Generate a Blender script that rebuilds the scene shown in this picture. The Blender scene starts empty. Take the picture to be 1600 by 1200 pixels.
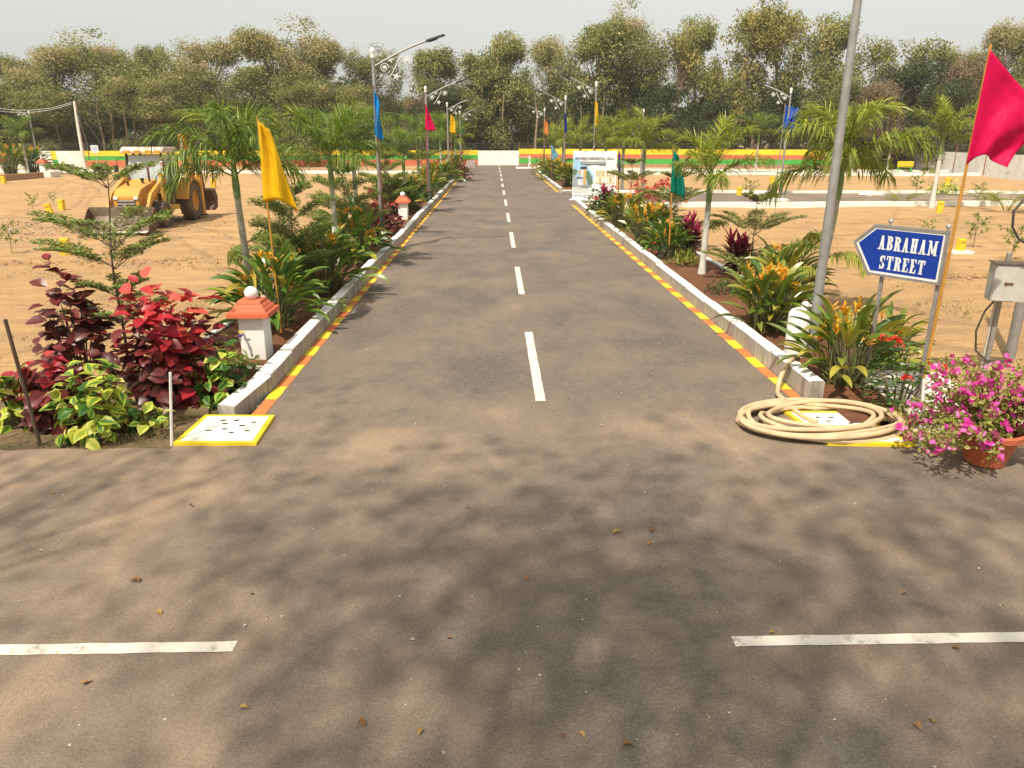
import bpy, math, random
import numpy as np
from mathutils import Vector, Matrix

# ------------------------------------------------------------------ camera, sky, sun, exposure
SC = bpy.context.scene
COL = SC.collection
CAM_H, PITCH, YAW, FPX = 3.2, math.radians(18.55), math.radians(1.32), 1150.0
cam = bpy.data.cameras.new('camera'); cam_o = bpy.data.objects.new('camera', cam); COL.objects.link(cam_o)
cam_o.location = (0, 0, CAM_H)
cam_o.rotation_euler = (math.pi / 2 - PITCH, 0, -YAW)
cam.sensor_width = 36; cam.lens = FPX / 1600 * 36; cam.clip_start = .05; cam.clip_end = 2000
SC.camera = cam_o

SUN = Vector((-.85, -1.5, 2.6)).normalized()          # towards the sun
w = bpy.data.worlds.new('World'); SC.world = w; w.use_nodes = True
nt = w.node_tree; bg = nt.nodes['Background']
sky = nt.nodes.new('ShaderNodeTexSky'); sky.sky_type = 'NISHITA'; sky.sun_disc = False
sky.sun_elevation = math.asin(SUN.z); sky.sun_rotation = math.atan2(SUN.x, SUN.y)
sky.air_density = 1.0; sky.dust_density = 4.0; sky.ozone_density = 1.0; sky.altitude = 0
hs = nt.nodes.new('ShaderNodeHueSaturation'); hs.inputs['Saturation'].default_value = .15
nt.links.new(sky.outputs[0], hs.inputs['Color']); wm = nt.nodes.new('ShaderNodeMixRGB'); wm.blend_type = 'MULTIPLY'; wm.inputs[0].default_value = 1; wm.inputs[2].default_value = (1.0, .985, .92, 1)   # dusty warm air
hz = nt.nodes.new('ShaderNodeMixRGB'); hz.inputs[0].default_value = .6; hz.inputs[2].default_value = (3.75, 3.85, 3.9, 1)      # milky dry-season haze over the clear sky
nt.links.new(hs.outputs[0], hz.inputs[1]); nt.links.new(hz.outputs[0], wm.inputs[1]); nt.links.new(wm.outputs[0], bg.inputs['Color'])
bg.inputs['Strength'].default_value = .15
sl = bpy.data.lights.new('sun', 'SUN'); sl.energy = 4.4; sl.angle = math.radians(.7); sl.color = (1, .90, .74)
so = bpy.data.objects.new('sun', sl); COL.objects.link(so)
so.rotation_euler = (-SUN).to_track_quat('-Z', 'Y').to_euler()
SC.view_settings.view_transform = 'Standard'; SC.view_settings.look = 'None'
SC.view_settings.exposure = 0.46; SC.view_settings.gamma = 1

# ------------------------------------------------------------------ measuring the photograph
def ray(px, py):
    a, b = (px - 800) / FPX, (600 - py) / FPX
    s, c, sy, cy = math.sin(PITCH), math.cos(PITCH), math.sin(YAW), math.cos(YAW)
    return Vector((sy * c + a * cy + b * sy * s, cy * c - a * sy + b * cy * s, -s + b * c))
def G(px, py, z=0.0):
    d = ray(px, py); t = (z - CAM_H) / d.z
    return Vector((d.x * t, d.y * t, z))
def P(px, py, Y):
    d = ray(px, py); t = Y / d.y
    return Vector((d.x * t, Y, CAM_H + d.z * t))

# ------------------------------------------------------------------ materials
def _new(name):
    m = bpy.data.materials.new(name); m.use_nodes = True
    return m, m.node_tree, m.node_tree.nodes['Principled BSDF']
def N(t, kind, **kw):
    n = t.nodes.new(kind)
    for k, v in kw.items():
        if k in n.inputs: n.inputs[k].default_value = v
        else: setattr(n, k, v)
    return n
def coords(t, scale=(1, 1, 1)):
    tc = t.nodes.new('ShaderNodeTexCoord'); mp = t.nodes.new('ShaderNodeMapping')
    mp.inputs['Scale'].default_value = scale
    t.links.new(tc.outputs['Object'], mp.inputs['Vector'])
    return mp.outputs[0]
def noise(t, vec, scale, detail=5, rough=.6, dist=0):
    n = t.nodes.new('ShaderNodeTexNoise'); n.inputs['Scale'].default_value = scale
    n.inputs['Detail'].default_value = detail; n.inputs['Roughness'].default_value = rough
    n.inputs['Distortion'].default_value = dist
    t.links.new(vec, n.inputs['Vector']); return n.outputs[0]
def ramp(t, fac, stops):
    r = t.nodes.new('ShaderNodeValToRGB'); e = r.color_ramp.elements
    while len(e) < len(stops): e.new(.5)
    for el, (p, c) in zip(e, stops):
        el.position = p; el.color = (c, c, c, 1) if not hasattr(c, '__len__') else (*c[:3], 1)
    t.links.new(fac, r.inputs[0]); return r.outputs[0]
def mixc(t, fac, a, b, mode='MIX'):
    m = t.nodes.new('ShaderNodeMixRGB'); m.blend_type = mode
    for i, v in ((0, fac), (1, a), (2, b)):
        if isinstance(v, (int, float)): m.inputs[i].default_value = v if i == 0 else (v, v, v, 1)
        elif isinstance(v, tuple): m.inputs[i].default_value = (*v[:3], 1)
        else: t.links.new(v, m.inputs[i])
    return m.outputs[0]
def math_(t, op, a, b=0.0, clamp=False):
    m = t.nodes.new('ShaderNodeMath'); m.operation = op; m.use_clamp = clamp
    for i, v in ((0, a), (1, b)):
        if isinstance(v, (int, float)): m.inputs[i].default_value = v
        else: t.links.new(v, m.inputs[i])
    return m.outputs[0]
def bump(t, b, h, strength=.3, dist=.02):
    n = t.nodes.new('ShaderNodeBump'); n.inputs['Strength'].default_value = strength; n.inputs['Distance'].default_value = dist
    t.links.new(h, n.inputs['Height']); t.links.new(n.outputs[0], b.inputs['Normal'])
def mat(name, col, rough=.6, col2=None, scale=6, amt=(.35, .7), metal=0, spec=.4, bmp=0, bscale=60, stretch=(1, 1, 1)):
    m, t, b = _new(name)
    col2 = col2 or tuple(c * .72 for c in col)
    v = coords(t, stretch)
    f = ramp(t, noise(t, v, scale, 6, .65), [(amt[0], 0), (amt[1], 1)])
    t.links.new(mixc(t, f, tuple(col), tuple(col2)), b.inputs['Base Color'])
    b.inputs['Roughness'].default_value = rough; b.inputs['Metallic'].default_value = metal
    b.inputs['Specular IOR Level'].default_value = spec
    if bmp: bump(t, b, noise(t, v, bscale, 4), bmp)
    return m
def leafmat(name, stops, transl=.3, rough=.42, spec=.35):
    m, t, b = _new(name)
    at = t.nodes.new('ShaderNodeAttribute'); at.attribute_name = 'tint'
    c = ramp(t, at.outputs['Fac'], stops)
    t.links.new(c, b.inputs['Base Color']); b.inputs['Roughness'].default_value = rough
    b.inputs['Specular IOR Level'].default_value = spec
    tr = t.nodes.new('ShaderNodeBsdfTranslucent'); t.links.new(mixc(t, 1.0, c, (1.1, 1.15, .7), 'MULTIPLY'), tr.inputs[0])
    ms = t.nodes.new('ShaderNodeMixShader'); ms.inputs[0].default_value = transl
    t.links.new(b.outputs[0], ms.inputs[1]); t.links.new(tr.outputs[0], ms.inputs[2])
    t.links.new(ms.outputs[0], t.nodes['Material Output'].inputs[0])
    return m

M = {}
def asphalt(name, dusty):
    m, t, b = _new(name)
    v = coords(t)
    tc = t.nodes.new('ShaderNodeTexCoord'); sx = t.nodes.new('ShaderNodeSeparateXYZ'); t.links.new(tc.outputs['Object'], sx.inputs[0])
    X, Y = sx.outputs[0], sx.outputs[1]
    fine = noise(t, v, 85, 4, .85)
    med = noise(t, v, 9, 6, .65)
    big = noise(t, v, .55, 6, .62, .4)
    streak = noise(t, coords(t, (.9, .35, 1)), 1.6, 6, .66, .3)
    base = mixc(t, ramp(t, med, [(.3, 0), (.75, 1)]), (.088, .076, .066), (.140, .121, .103))
    grit = ramp(t, fine, [(.30, .30), (.5, 1), (.70, 1.9)])
    base = mixc(t, .8, base, grit, 'MULTIPLY'); base = mixc(t, .7, base, ramp(t, noise(t, v, 34, 3, .8), [(.3, .66), (.5, 1), (.72, 1.4)]), 'MULTIPLY')
    # dust trodden in: stronger near the junction's outer sides
    d1 = math_(t, 'ADD', math_(t, 'MULTIPLY', big, .8), math_(t, 'MULTIPLY', streak, .55))
    side = math_(t, 'MULTIPLY', math_(t, 'ABSOLUTE', math_(t, 'SUBTRACT', X, .9)), .060)
    near = math_(t, 'MULTIPLY', math_(t, 'SUBTRACT', 9.5, Y), .05, True)
    pos = math_(t, 'MULTIPLY', side, math_(t, 'ADD', .15, math_(t, 'MULTIPLY', near, 3.0)))
    pos = math_(t, 'MINIMUM', pos, .30)
    ring = math_(t, 'MULTIPLY', math_(t, 'SUBTRACT', 1.0, math_(t, 'MULTIPLY', math_(t, 'ABSOLUTE', math_(t, 'SUBTRACT', Y, 7.7)), .55), True), .17)
    d = math_(t, 'ADD', math_(t, 'ADD', d1, pos), ring)
    mask = ramp(t, d, [(.56 - dusty, 0), (.86 - dusty, .42), (1.16 - dusty, .95)])
    mask = math_(t, 'MULTIPLY', mask, ramp(t, noise(t, v, 38, 4, .75), [(.22, .5), (.6, 1)]))
    mask = math_(t, 'MULTIPLY', mask, ramp(t, fine, [(.34, .35), (.6, 1)]))
    dust = mixc(t, med, (.43, .295, .195), (.34, .24, .155))
    c = mixc(t, mask, base, dust)
    t.links.new(c, b.inputs['Base Color']); b.inputs['Roughness'].default_value = .92; b.inputs['Specular IOR Level'].default_value = .2
    h = math_(t, 'ADD', math_(t, 'MULTIPLY', fine, .6), math_(t, 'MULTIPLY', med, .5))
    bump(t, b, h, .55, .012)
    return m
M['asphalt'] = asphalt('asphalt', .02)

def dirt(name, c1, c2, c3, s=1.0, tracks=()):
    m, t, b = _new(name); v = coords(t)
    big = noise(t, v, .16 * s, 6, .6, .5); med = noise(t, coords(t, (.5, 1.6, 1)), 1.1 * s, 7, .68, .3); fin = noise(t, v, 22, 5, .75)
    c = mixc(t, ramp(t, big, [(.35, 0), (.65, 1)]), c1, c2)
    c = mixc(t, ramp(t, med, [(.42, 0), (.72, .9)]), c, c3)
    c = mixc(t, ramp(t, noise(t, coords(t, (.25, .9, 1)), .9 * s, 7, .72, .6), [(.55, 0), (.75, .5)]), c, tuple(q * .62 for q in c3))
    c = mixc(t, .75, c, ramp(t, fin, [(.25, .5), (.5, 1), (.8, 1.28)]), 'MULTIPLY')
    hh = math_(t, 'ADD', math_(t, 'MULTIPLY', med, 2.0), fin)
    if tracks:
        tc = t.nodes.new('ShaderNodeTexCoord'); sx = t.nodes.new('ShaderNodeSeparateXYZ'); t.links.new(tc.outputs['Object'], sx.inputs[0]); tot = None
        brk = ramp(t, noise(t, v, .8, 4, .7), [(.36, 0), (.55, 1)])
        for ang, c0, amp, fr in tracks:      # wheel ruts left by the digger
            q = math_(t, 'ADD', math_(t, 'MULTIPLY', sx.outputs[0], math.cos(ang)), math_(t, 'MULTIPLY', sx.outputs[1], math.sin(ang)))
            q = math_(t, 'ADD', math_(t, 'SUBTRACT', q, c0), math_(t, 'MULTIPLY', math_(t, 'SINE', math_(t, 'MULTIPLY', sx.outputs[1], fr)), amp))
            q = math_(t, 'ABSOLUTE', math_(t, 'SUBTRACT', math_(t, 'ABSOLUTE', q), .95))
            m_ = math_(t, 'SUBTRACT', 1.0, math_(t, 'MULTIPLY', q, 4.0), True); tot = m_ if tot is None else math_(t, 'MAXIMUM', tot, m_)
        tot = math_(t, 'MULTIPLY', tot, brk); tread = ramp(t, noise(t, coords(t, (1, 1, 1)), 7, 3, .7), [(.4, .35), (.6, 1)])
        c = mixc(t, math_(t, 'MULTIPLY', math_(t, 'MULTIPLY', tot, tread), .55), c, tuple(q * .7 for q in c3)); hh = math_(t, 'SUBTRACT', hh, math_(t, 'MULTIPLY', tot, 1.6))
    t.links.new(c, b.inputs['Base Color']); b.inputs['Roughness'].default_value = .95; b.inputs['Specular IOR Level'].default_value = .15
    bump(t, b, hh, .8, .05)
    return m
M['dirt'] = dirt('sandy_dirt', (.50, .315, .150), (.42, .262, .125), (.29, .185, .10), 1.0, ((.55, 4.5, .8, .21), (.95, 15.5, .6, .17), (.35, -8.5, 1.0, .13), (1.35, 23.5, .7, .2), (-.5, 1.5, .8, .23), (1.45, 31, .5, .3), (-.9, -12.5, .7, .2)))
M['soil'] = dirt('red_soil', (.24, .10, .05), (.17, .075, .04), (.12, .06, .035), 6)
M['verge'] = dirt('verge_soil', (.26, .18, .10), (.20, .13, .075), (.12, .10, .05), 4)

def kerbmat(name, face):
    m, t, b = _new(name); v = coords(t)
    st = noise(t, coords(t, (6, 6, .6)), 2.2, 6, .7); sp = noise(t, v, 26, 5, .7); bigg = noise(t, v, 1.3, 4, .6)
    if face:
        c = mixc(t, ramp(t, st, [(.36, 0), (.62, 1)]), (.46, .43, .375), (.20, .175, .14))
        c = mixc(t, ramp(t, bigg, [(.40, 0), (.62, .55)]), c, (.36, .31, .25))
    else:
        c = mixc(t, ramp(t, bigg, [(.48, 0), (.72, .7)]), (.76, .74, .69), (.50, .47, .41))
    c = mixc(t, ramp(t, sp, [(.58, 0), (.72, .75)]), c, (.25, .21, .165))
    t.links.new(c, b.inputs['Base Color']); b.inputs['Roughness'].default_value = .85
    bump(t, b, sp, .35, .01); return m
M['kerb_face'] = kerbmat('kerb_concrete_face', True); M['kerb_top'] = kerbmat('kerb_painted_top', False)

def paint_worn(name, col, under=(.12, .095, .07), wear=(.62, .74), scale=9):
    m, t, b = _new(name); v = coords(t)
    n1 = noise(t, v, scale, 7, .72); n2 = noise(t, v, 1.7, 4, .6)
    c = mixc(t, ramp(t, n2, [(.35, 0), (.7, 1)]), tuple(col), tuple(x * .78 for x in col))
    c = mixc(t, ramp(t, n1, [(wear[0], 0), (wear[1], 1)]), c, under)
    t.links.new(c, b.inputs['Base Color']); b.inputs['Roughness'].default_value = .75
    bump(t, b, n1, .25, .008); return m
M['line'] = paint_worn('road_line_paint', (.66, .61, .52), (.22, .18, .14), (.54, .68), 7)
M['yellow_line'] = paint_worn('yellow_edge_paint', (.78, .56, .02))
M['orange_line'] = paint_worn('orange_edge_paint', (.62, .17, .045))
M['white_wall'] = paint_worn('whitewashed_wall', (.74, .71, .65), (.45, .42, .38), (.56, .85), 3)
M['grey_wall'] = paint_worn('grey_wash_wall', (.72, .72, .69), (.28, .31, .29), (.57, .70), 1.1)
M['cream'] = paint_worn('cream_panel', (.86, .82, .70), (.6, .55, .45), (.72, .95), 2)
M['w_yellow'] = paint_worn('wall_yellow', (.80, .57, .02), (.5, .35, .05), (.62, .9), 4)
M['w_green'] = paint_worn('wall_green', (.06, .36, .05), (.05, .2, .04), (.62, .9), 4)
M['w_red'] = paint_worn('wall_red', (.56, .14, .065), (.4, .16, .10), (.55, .9), 4)
M['w_brown'] = paint_worn('wall_plinth_brown', (.38, .22, .13), (.22, .12, .07), (.5, .9), 4)
M['kerb_lime'] = paint_worn('limewashed_kerb', (.82, .79, .70), (.45, .38, .30), (.60, .85), 2)
M['pil_white'] = paint_worn('pillar_white', (.78, .76, .72), (.55, .5, .42), (.66, .9), 5)
M['pil_cap'] = paint_worn('pillar_cap_orange', (.60, .13, .055), (.36, .09, .05), (.56, .8), 14)
M['ball'] = mat('ball_white', (.80, .80, .78), .35)
M['steel'] = mat('galvanised_steel', (.30, .28, .265), .45, (.20, .185, .17), 12, metal=.3)
M['pole'] = mat('lamp_pole_grey', (.30, .295, .29), .5, (.22, .215, .21), 7, metal=.25)
M['black'] = mat('black_plastic', (.022, .02, .02), .45)
M['brown_pole'] = mat('brown_cane', (.20, .105, .055), .7, (.12, .06, .035), 9)
M['bamboo'] = mat('yellow_cane', (.46, .23, .035), .55, (.34, .16, .03), 9)
M['white_leaf'] = mat('white_scroll', (.8, .8, .78), .5)
M['glass'] = mat('cab_glass', (.42, .47, .47), .12, (.30, .35, .36), 2, spec=.8)
M['chrome'] = mat('steel_ball', (.6, .6, .6), .25, metal=.8)
M['signblue'] = mat('sign_blue', (.003, .036, .29), .35, (.003, .030, .24), 4)
M['signwhite'] = mat('sign_white', (.74, .74, .72), .5)
M['bark'] = mat('bark', (.20, .145, .10), .9, (.11, .08, .055), 8, bmp=.5, stretch=(1, 1, .3))
M['palebark'] = mat('pale_bark', (.33, .25, .17), .9, (.2, .15, .10), 5, bmp=.4, stretch=(1, 1, .3))
M['palmtrunk'] = mat('palm_trunk', (.38, .36, .29), .8, (.25, .25, .18), 5, bmp=.4, bscale=30, stretch=(.3, .3, 3))
M['palmwhite'] = mat('limewashed_trunk', (.58, .56, .52), .8, (.42, .40, .35), 6)
M['shaft'] = mat('palm_crownshaft', (.12, .19, .045), .5, (.17, .22, .07), 5)
M['rach'] = mat('frond_stalk', (.15, .19, .04), .5, (.2, .2, .06), 5)
M['stem'] = mat('plant_stem', (.10, .14, .035), .6, (.14, .10, .05), 6)
M['woodstem'] = mat('woody_stem', (.17, .11, .075), .85, (.10, .07, .05), 9)
M['hose'] = mat('hose_beige', (.60, .44, .26), .55, (.38, .27, .17), 5, (.35, .8), bmp=.15)
M['pot'] = mat('terracotta_pot', (.48, .125, .05), .55, (.40, .105, .045), 4)
M['plot'] = mat('plot_stone_yellow', (.78, .52, .015), .7, (.62, .38, .02), 6)
M['boxgrey'] = mat('box_grey', (.44, .44, .405), .55, (.35, .34, .30), 5)
M['cable'] = mat('black_cable', (.06, .055, .05), .5)
M['concrete'] = mat('bare_concrete', (.34, .32, .29), .9, (.24, .22, .20), 6, bmp=.3)
M['limeblock'] = mat('lime_block', (.74, .70, .62), .8, (.58, .53, .45), 4)
M['dig'] = mat('digger_yellow', (.60, .285, .03), .6, (.40, .22, .075), 2.2, (.40, .72), bmp=.15, bscale=8)
M['digdark'] = mat('digger_dark', (.055, .045, .038), .6, (.13, .085, .05), 4)
M['tyre'] = mat('dusty_tyre', (.06, .05, .042), .9, (.17, .12, .08), 4)
M['rust'] = mat('worn_steel', (.17, .12, .085), .6, (.30, .24, .18), 3)
M['rustred'] = mat('rusty_steel', (.14, .055, .035), .7, (.09, .04, .03), 3)
M['roofpaint'] = mat('cab_roof_pale', (.62, .45, .33), .6, (.55, .50, .45), 3)
M['brownstick'] = mat('rusty_stake', (.10, .06, .045), .8)
M['dryleaf'] = leafmat('dry_leaf', [(0, (.10, .045, .02)), (.5, (.30, .15, .05)), (1, (.34, .27, .06))], .1, .7)
M['wire'] = mat('fence_wire', (.10, .09, .085), .6)
M['post_red'] = mat('rusty_fence_post', (.22, .075, .05), .8)
M['bench_y'] = mat('bench_yellow', (.78, .55, .02), .6); M['bench_g'] = mat('bench_green', (.06, .42, .07), .6)
M['litter'] = mat('pale_chip', (.45, .40, .34), .8)

# leaves
M['palm'] = leafmat('palm_leaf', [(0, (.06, .115, .02)), (.5, (.15, .22, .038)), (1, (.30, .35, .065))], .38)
M['palmyel'] = leafmat('palm_leaf_yellowgreen', [(0, (.10, .15, .022)), (.5, (.24, .29, .04)), (1, (.42, .42, .075))], .4)
M['tier'] = leafmat('tier_leaf', [(0, (.09, .15, .03)), (.6, (.20, .27, .06)), (1, (.34, .36, .11))], .35)
M['tiersage'] = leafmat('tier_leaf_sage', [(0, (.14, .165, .045)), (.6, (.24, .26, .08)), (1, (.36, .35, .14))], .35)
M['helic'] = leafmat('torch_leaf', [(0, (.035, .09, .014)), (.5, (.105, .195, .026)), (.85, (.25, .30, .04)), (1, (.46, .37, .06))], .25, .32, .5)
M['helicy'] = leafmat('torch_leaf_yellowed', [(0, (.055, .115, .016)), (.5, (.17, .215, .03)), (1, (.44, .37, .06))], .25, .32, .5)
M['torch'] = leafmat('torch_flower', [(0, (.66, .24, .02)), (.6, (.78, .42, .02)), (1, (.80, .55, .10))], .2)
M['copper'] = leafmat('copper_leaf', [(0, (.060, .014, .014)), (.42, (.150, .026, .024)), (.64, (.30, .020, .028)), (.88, (.50, .022, .040)), (1, (.56, .09, .06))], .22, .38, .45)
M['vari'] = leafmat('variegated_leaf', [(0, (.03, .095, .015)), (.32, (.10, .22, .03)), (.48, (.32, .42, .045)), (.75, (.58, .58, .07)), (1, (.68, .64, .20))], .25, .4)
M['cordy'] = leafmat('ti_leaf', [(0, (.035, .010, .014)), (.5, (.13, .012, .035)), (.8, (.36, .016, .075)), (1, (.55, .05, .13))], .25, .38)
M['shrub'] = leafmat('shrub_leaf', [(0, (.020, .050, .012)), (.6, (.055, .105, .02)), (1, (.13, .18, .035))], .25)
M['redfl'] = leafmat('red_flower', [(0, (.50, .015, .012)), (1, (.70, .06, .03))], .15)
M['coral'] = leafmat('coral_bract', [(0, (.46, .07, .06)), (1, (.70, .20, .15))], .2)
M['magfl'] = leafmat('bougain_bract', [(0, (.58, .03, .32)), (.6, (.80, .10, .50)), (1, (.85, .30, .62))], .4)
M['bougleaf'] = leafmat('bougain_leaf', [(0, (.09, .15, .02)), (.5, (.26, .28, .035)), (1, (.62, .56, .24))], .35)
M['grass'] = leafmat('grass_blade', [(0, (.06, .09, .02)), (.6, (.14, .14, .04)), (1, (.30, .23, .10))], .2, .7)
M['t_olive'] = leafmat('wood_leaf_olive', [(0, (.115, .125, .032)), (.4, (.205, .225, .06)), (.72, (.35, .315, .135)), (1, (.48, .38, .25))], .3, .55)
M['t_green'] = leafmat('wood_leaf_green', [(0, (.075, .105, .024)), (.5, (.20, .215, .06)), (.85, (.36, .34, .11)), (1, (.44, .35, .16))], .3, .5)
M['t_yel'] = leafmat('wood_leaf_yellow', [(0, (.11, .12, .026)), (.5, (.24, .23, .06)), (1, (.42, .35, .10))], .32, .5)
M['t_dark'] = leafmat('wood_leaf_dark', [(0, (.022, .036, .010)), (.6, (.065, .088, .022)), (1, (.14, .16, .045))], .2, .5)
M['t_brown'] = leafmat('dry_vine', [(0, (.10, .075, .042)), (.6, (.22, .16, .09)), (1, (.32, .24, .14))], .15, .8)

# ------------------------------------------------------------------ mesh building
Z = Vector((0, 0, 1))
def frame(d):
    d = Vector(d).normalized(); a = Vector((1, 0, 0)) if abs(d.x) < .9 else Vector((0, 1, 0))
    u = d.cross(a).normalized(); return u, d.cross(u).normalized(), d
class MB:
    def __init__(s): s.v = []; s.f = []; s.m = []; s.t = []; s.n = 0
    def raw(s, V, F, mi=0, tint=.5):
        s.v.append(np.asarray(V, float).reshape(-1, 3))
        for i, f in enumerate(F): s.f.append(tuple(int(k) + s.n for k in f))
        s.m += [mi] * len(F); s.t += list(tint) if hasattr(tint, '__len__') else [tint] * len(F)
        s.n += len(s.v[-1]); return s
    def box(s, c, d, R=None, mi=0, taper=1.0):
        c = Vector(c); V = []
        for z in (-1, 1):
            k = taper if z > 0 else 1
            for x, y in ((-1, -1), (1, -1), (1, 1), (-1, 1)):
                p = Vector((x * d[0] / 2 * k, y * d[1] / 2 * k, z * d[2] / 2)); V.append(c + (R @ p if R else p))
        return s.raw(V, [(3, 2, 1, 0), (4, 5, 6, 7), (0, 1, 5, 4), (1, 2, 6, 5), (2, 3, 7, 6), (3, 0, 4, 7)], mi)
    def tube(s, pts, rad, n=8, mi=0, caps=True):
        pts = [Vector(p) for p in pts]; k = len(pts)
        if not hasattr(rad, '__len__'): rad = [rad] * k
        V = []; F = []; u = None
        for i, p in enumerate(pts):
            d = (pts[min(i + 1, k - 1)] - pts[max(i - 1, 0)])
            d = d.normalized() if d.length > 1e-9 else Z
            if u is None: u = frame(d)[0]
            u = (u - d * u.dot(d)); u = u.normalized() if u.length > 1e-6 else frame(d)[0]
            w_ = d.cross(u)
            for j in range(n):
                a = 2 * math.pi * j / n; V.append(p + (u * math.cos(a) + w_ * math.sin(a)) * rad[i])
        for i in range(k - 1):
            for j in range(n):
                a, b = i * n + j, i * n + (j + 1) % n; F.append((a, b, b + n, a + n))
        if caps: F += [tuple(range(n))[::-1], tuple(range((k - 1) * n, k * n))]
        return s.raw(V, F, mi)
    def lathe(s, prof, c=(0, 0, 0), n=20, mi=0, caps=True):
        V = []; F = []; k = len(prof)
        for r, z in prof:
            for j in range(n):
                a = 2 * math.pi * j / n; V.append((c[0] + r * math.cos(a), c[1] + r * math.sin(a), c[2] + z))
        for i in range(k - 1):
            for j in range(n):
                a, b = i * n + j, i * n + (j + 1) % n; F.append((a, b, b + n, a + n))
        if caps: F += [tuple(range(n))[::-1], tuple(range((k - 1) * n, k * n))]
        return s.raw(V, F, mi)
    def ball(s, c, r, n=14, mi=0, sq=1.0):
        k = n // 2
        return s.lathe([(max(1e-4, r * math.sin(math.pi * i / k)), -r * sq * math.cos(math.pi * i / k)) for i in range(k + 1)], c, n, mi)
    def prism(s, poly, axis, a, b, mi=0):
        """poly: 2-D outline; extruded along axis (0,1,2) from a to b."""
        o = [k for k in range(3) if k != axis]; V = []
        for q in (a, b):
            for p in poly:
                r = [0, 0, 0]; r[axis] = q; r[o[0]], r[o[1]] = p; V.append(r)
        n = len(poly); F = [tuple(range(n)), tuple(range(n, 2 * n))[::-1]] + [(i, i + n, (i + 1) % n + n, (i + 1) % n) for i in range(n)]
        return s.raw(V, F, mi)
    def build(s, name, mats, parent=None, smooth=True, bevel=0, fix=False):
        me = bpy.data.meshes.new(name)
        V = np.concatenate(s.v) if s.v else np.zeros((0, 3))
        me.from_pydata(V.tolist(), [], s.f)
        for m in (mats if isinstance(mats, (list, tuple)) else [mats]): me.materials.append(M[m])
        me.polygons.foreach_set('material_index', s.m)
        at = me.attributes.new('tint', 'FLOAT', 'FACE'); at.data.foreach_set('value', np.asarray(s.t, float))
        if smooth: me.shade_smooth()
        if fix or bevel:
            import bmesh
            bm = bmesh.new(); bm.from_mesh(me); bmesh.ops.recalc_face_normals(bm, faces=bm.faces); bm.to_mesh(me); bm.free()
        o = bpy.data.objects.new(name, me); COL.objects.link(o)
        if smooth: me.set_sharp_from_angle(angle=math.radians(38))
        if bevel:
            b = o.modifiers.new('edge', 'BEVEL'); b.width = bevel; b.segments = 2; b.limit_method = 'ANGLE'; b.angle_limit = math.radians(40)
        if parent: o.parent = parent
        return o
def tag(o, label=None, cat=None, group=None, kind=None):
    for k, v in (('label', label), ('category', cat), ('group', group), ('kind', kind)):
        if v: o[k] = v
    return o
def thing(name, label, cat, loc=(0, 0, 0), rz=0, group=None, sc=1.0):
    o = bpy.data.objects.new(name, None); COL.objects.link(o); o.empty_display_size = .2
    o.location = loc; o.rotation_euler = (0, 0, rz); o.scale = (sc, sc, sc) if not hasattr(sc, '__len__') else sc
    return tag(o, label, cat, group)
KIDS = {}
def kids(o):
    if o.name not in KIDS: KIDS[o.name] = [c for c in bpy.data.objects if c.parent == o]
    return KIDS[o.name]
def dup(root, label, loc, rz=0, sc=1.0, group=None):
    r = root.copy(); COL.objects.link(r); r.location = loc; r.rotation_euler = (0, 0, rz)
    r.scale = (sc, sc, sc) if not hasattr(sc, '__len__') else sc; r['label'] = label
    if group: r['group'] = group
    for ch in kids(root):
        c = ch.copy(); COL.objects.link(c); c.parent = r
        for g in kids(ch):
            d = g.copy(); COL.objects.link(d); d.parent = c
    return r
class Family:
    """one builder; first placement moves the original, later ones copy it"""
    def __init__(s, make): s.make = make; s.o = None; s.used = False
    def put(s, label, loc, rz=0, sc=1.0):
        if s.o is None: s.o = s.make(label)
        if not s.used:
            s.used = True; o = s.o; o.location = loc; o.rotation_euler = (0, 0, rz)
            o.scale = (sc, sc, sc) if not hasattr(sc, '__len__') else sc; return o
        return dup(s.o, label, loc, rz, sc)

RNG = np.random.default_rng(11); rnd = random.Random(5)
# leaf templates, +y is the leaf's length, z its face
def leaf_oval(fold=.12, droop=.12, w_=.68):
    V = np.array([(0, 0, 0), (-w_ * .42, .25, fold), (0, .28, 0), (w_ * .42, .25, fold), (-w_ * .5, .55, fold * .9), (0, .58, -.02), (w_ * .5, .55, fold * .9), (-w_ * .22, .85, -droop * .3), (w_ * .22, .85, -droop * .3), (0, 1, -droop), (0, .84, -.05)])
    F = [(0, 2, 1), (0, 3, 2), (1, 2, 5, 4), (2, 3, 6, 5), (4, 5, 10, 7), (5, 6, 8, 10), (7, 10, 9), (10, 8, 9)]
    return V, F
def leaf_rhomb(w_=.5, fold=.1):
    return np.array([(0, 0, 0), (w_ / 2, .5, fold), (0, 1, -.05), (-w_ / 2, .5, fold)]), [(0, 1, 2), (0, 2, 3)]
def leaf_vari(w_=.62):
    """oval leaf with centre and margin faces (margin painted separately)"""
    V = np.array([(0, 0, 0), (-w_ * .5, .35, .1), (-w_ * .2, .35, .03), (w_ * .2, .35, .03), (w_ * .5, .35, .1), (-w_ * .42, .65, .06), (-w_ * .15, .66, 0), (w_ * .15, .66, 0), (w_ * .42, .65, .06), (0, 1, -.15)])
    F = [(0, 2, 1), (0, 3, 2), (0, 4, 3), (1, 2, 6, 5), (2, 3, 7, 6), (3, 4, 8, 7), (5, 6, 9), (6, 7, 9), (7, 8, 9)]
    return V, F, [1, 0, 1, 1, 0, 1, 1, 0, 1]
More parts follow.
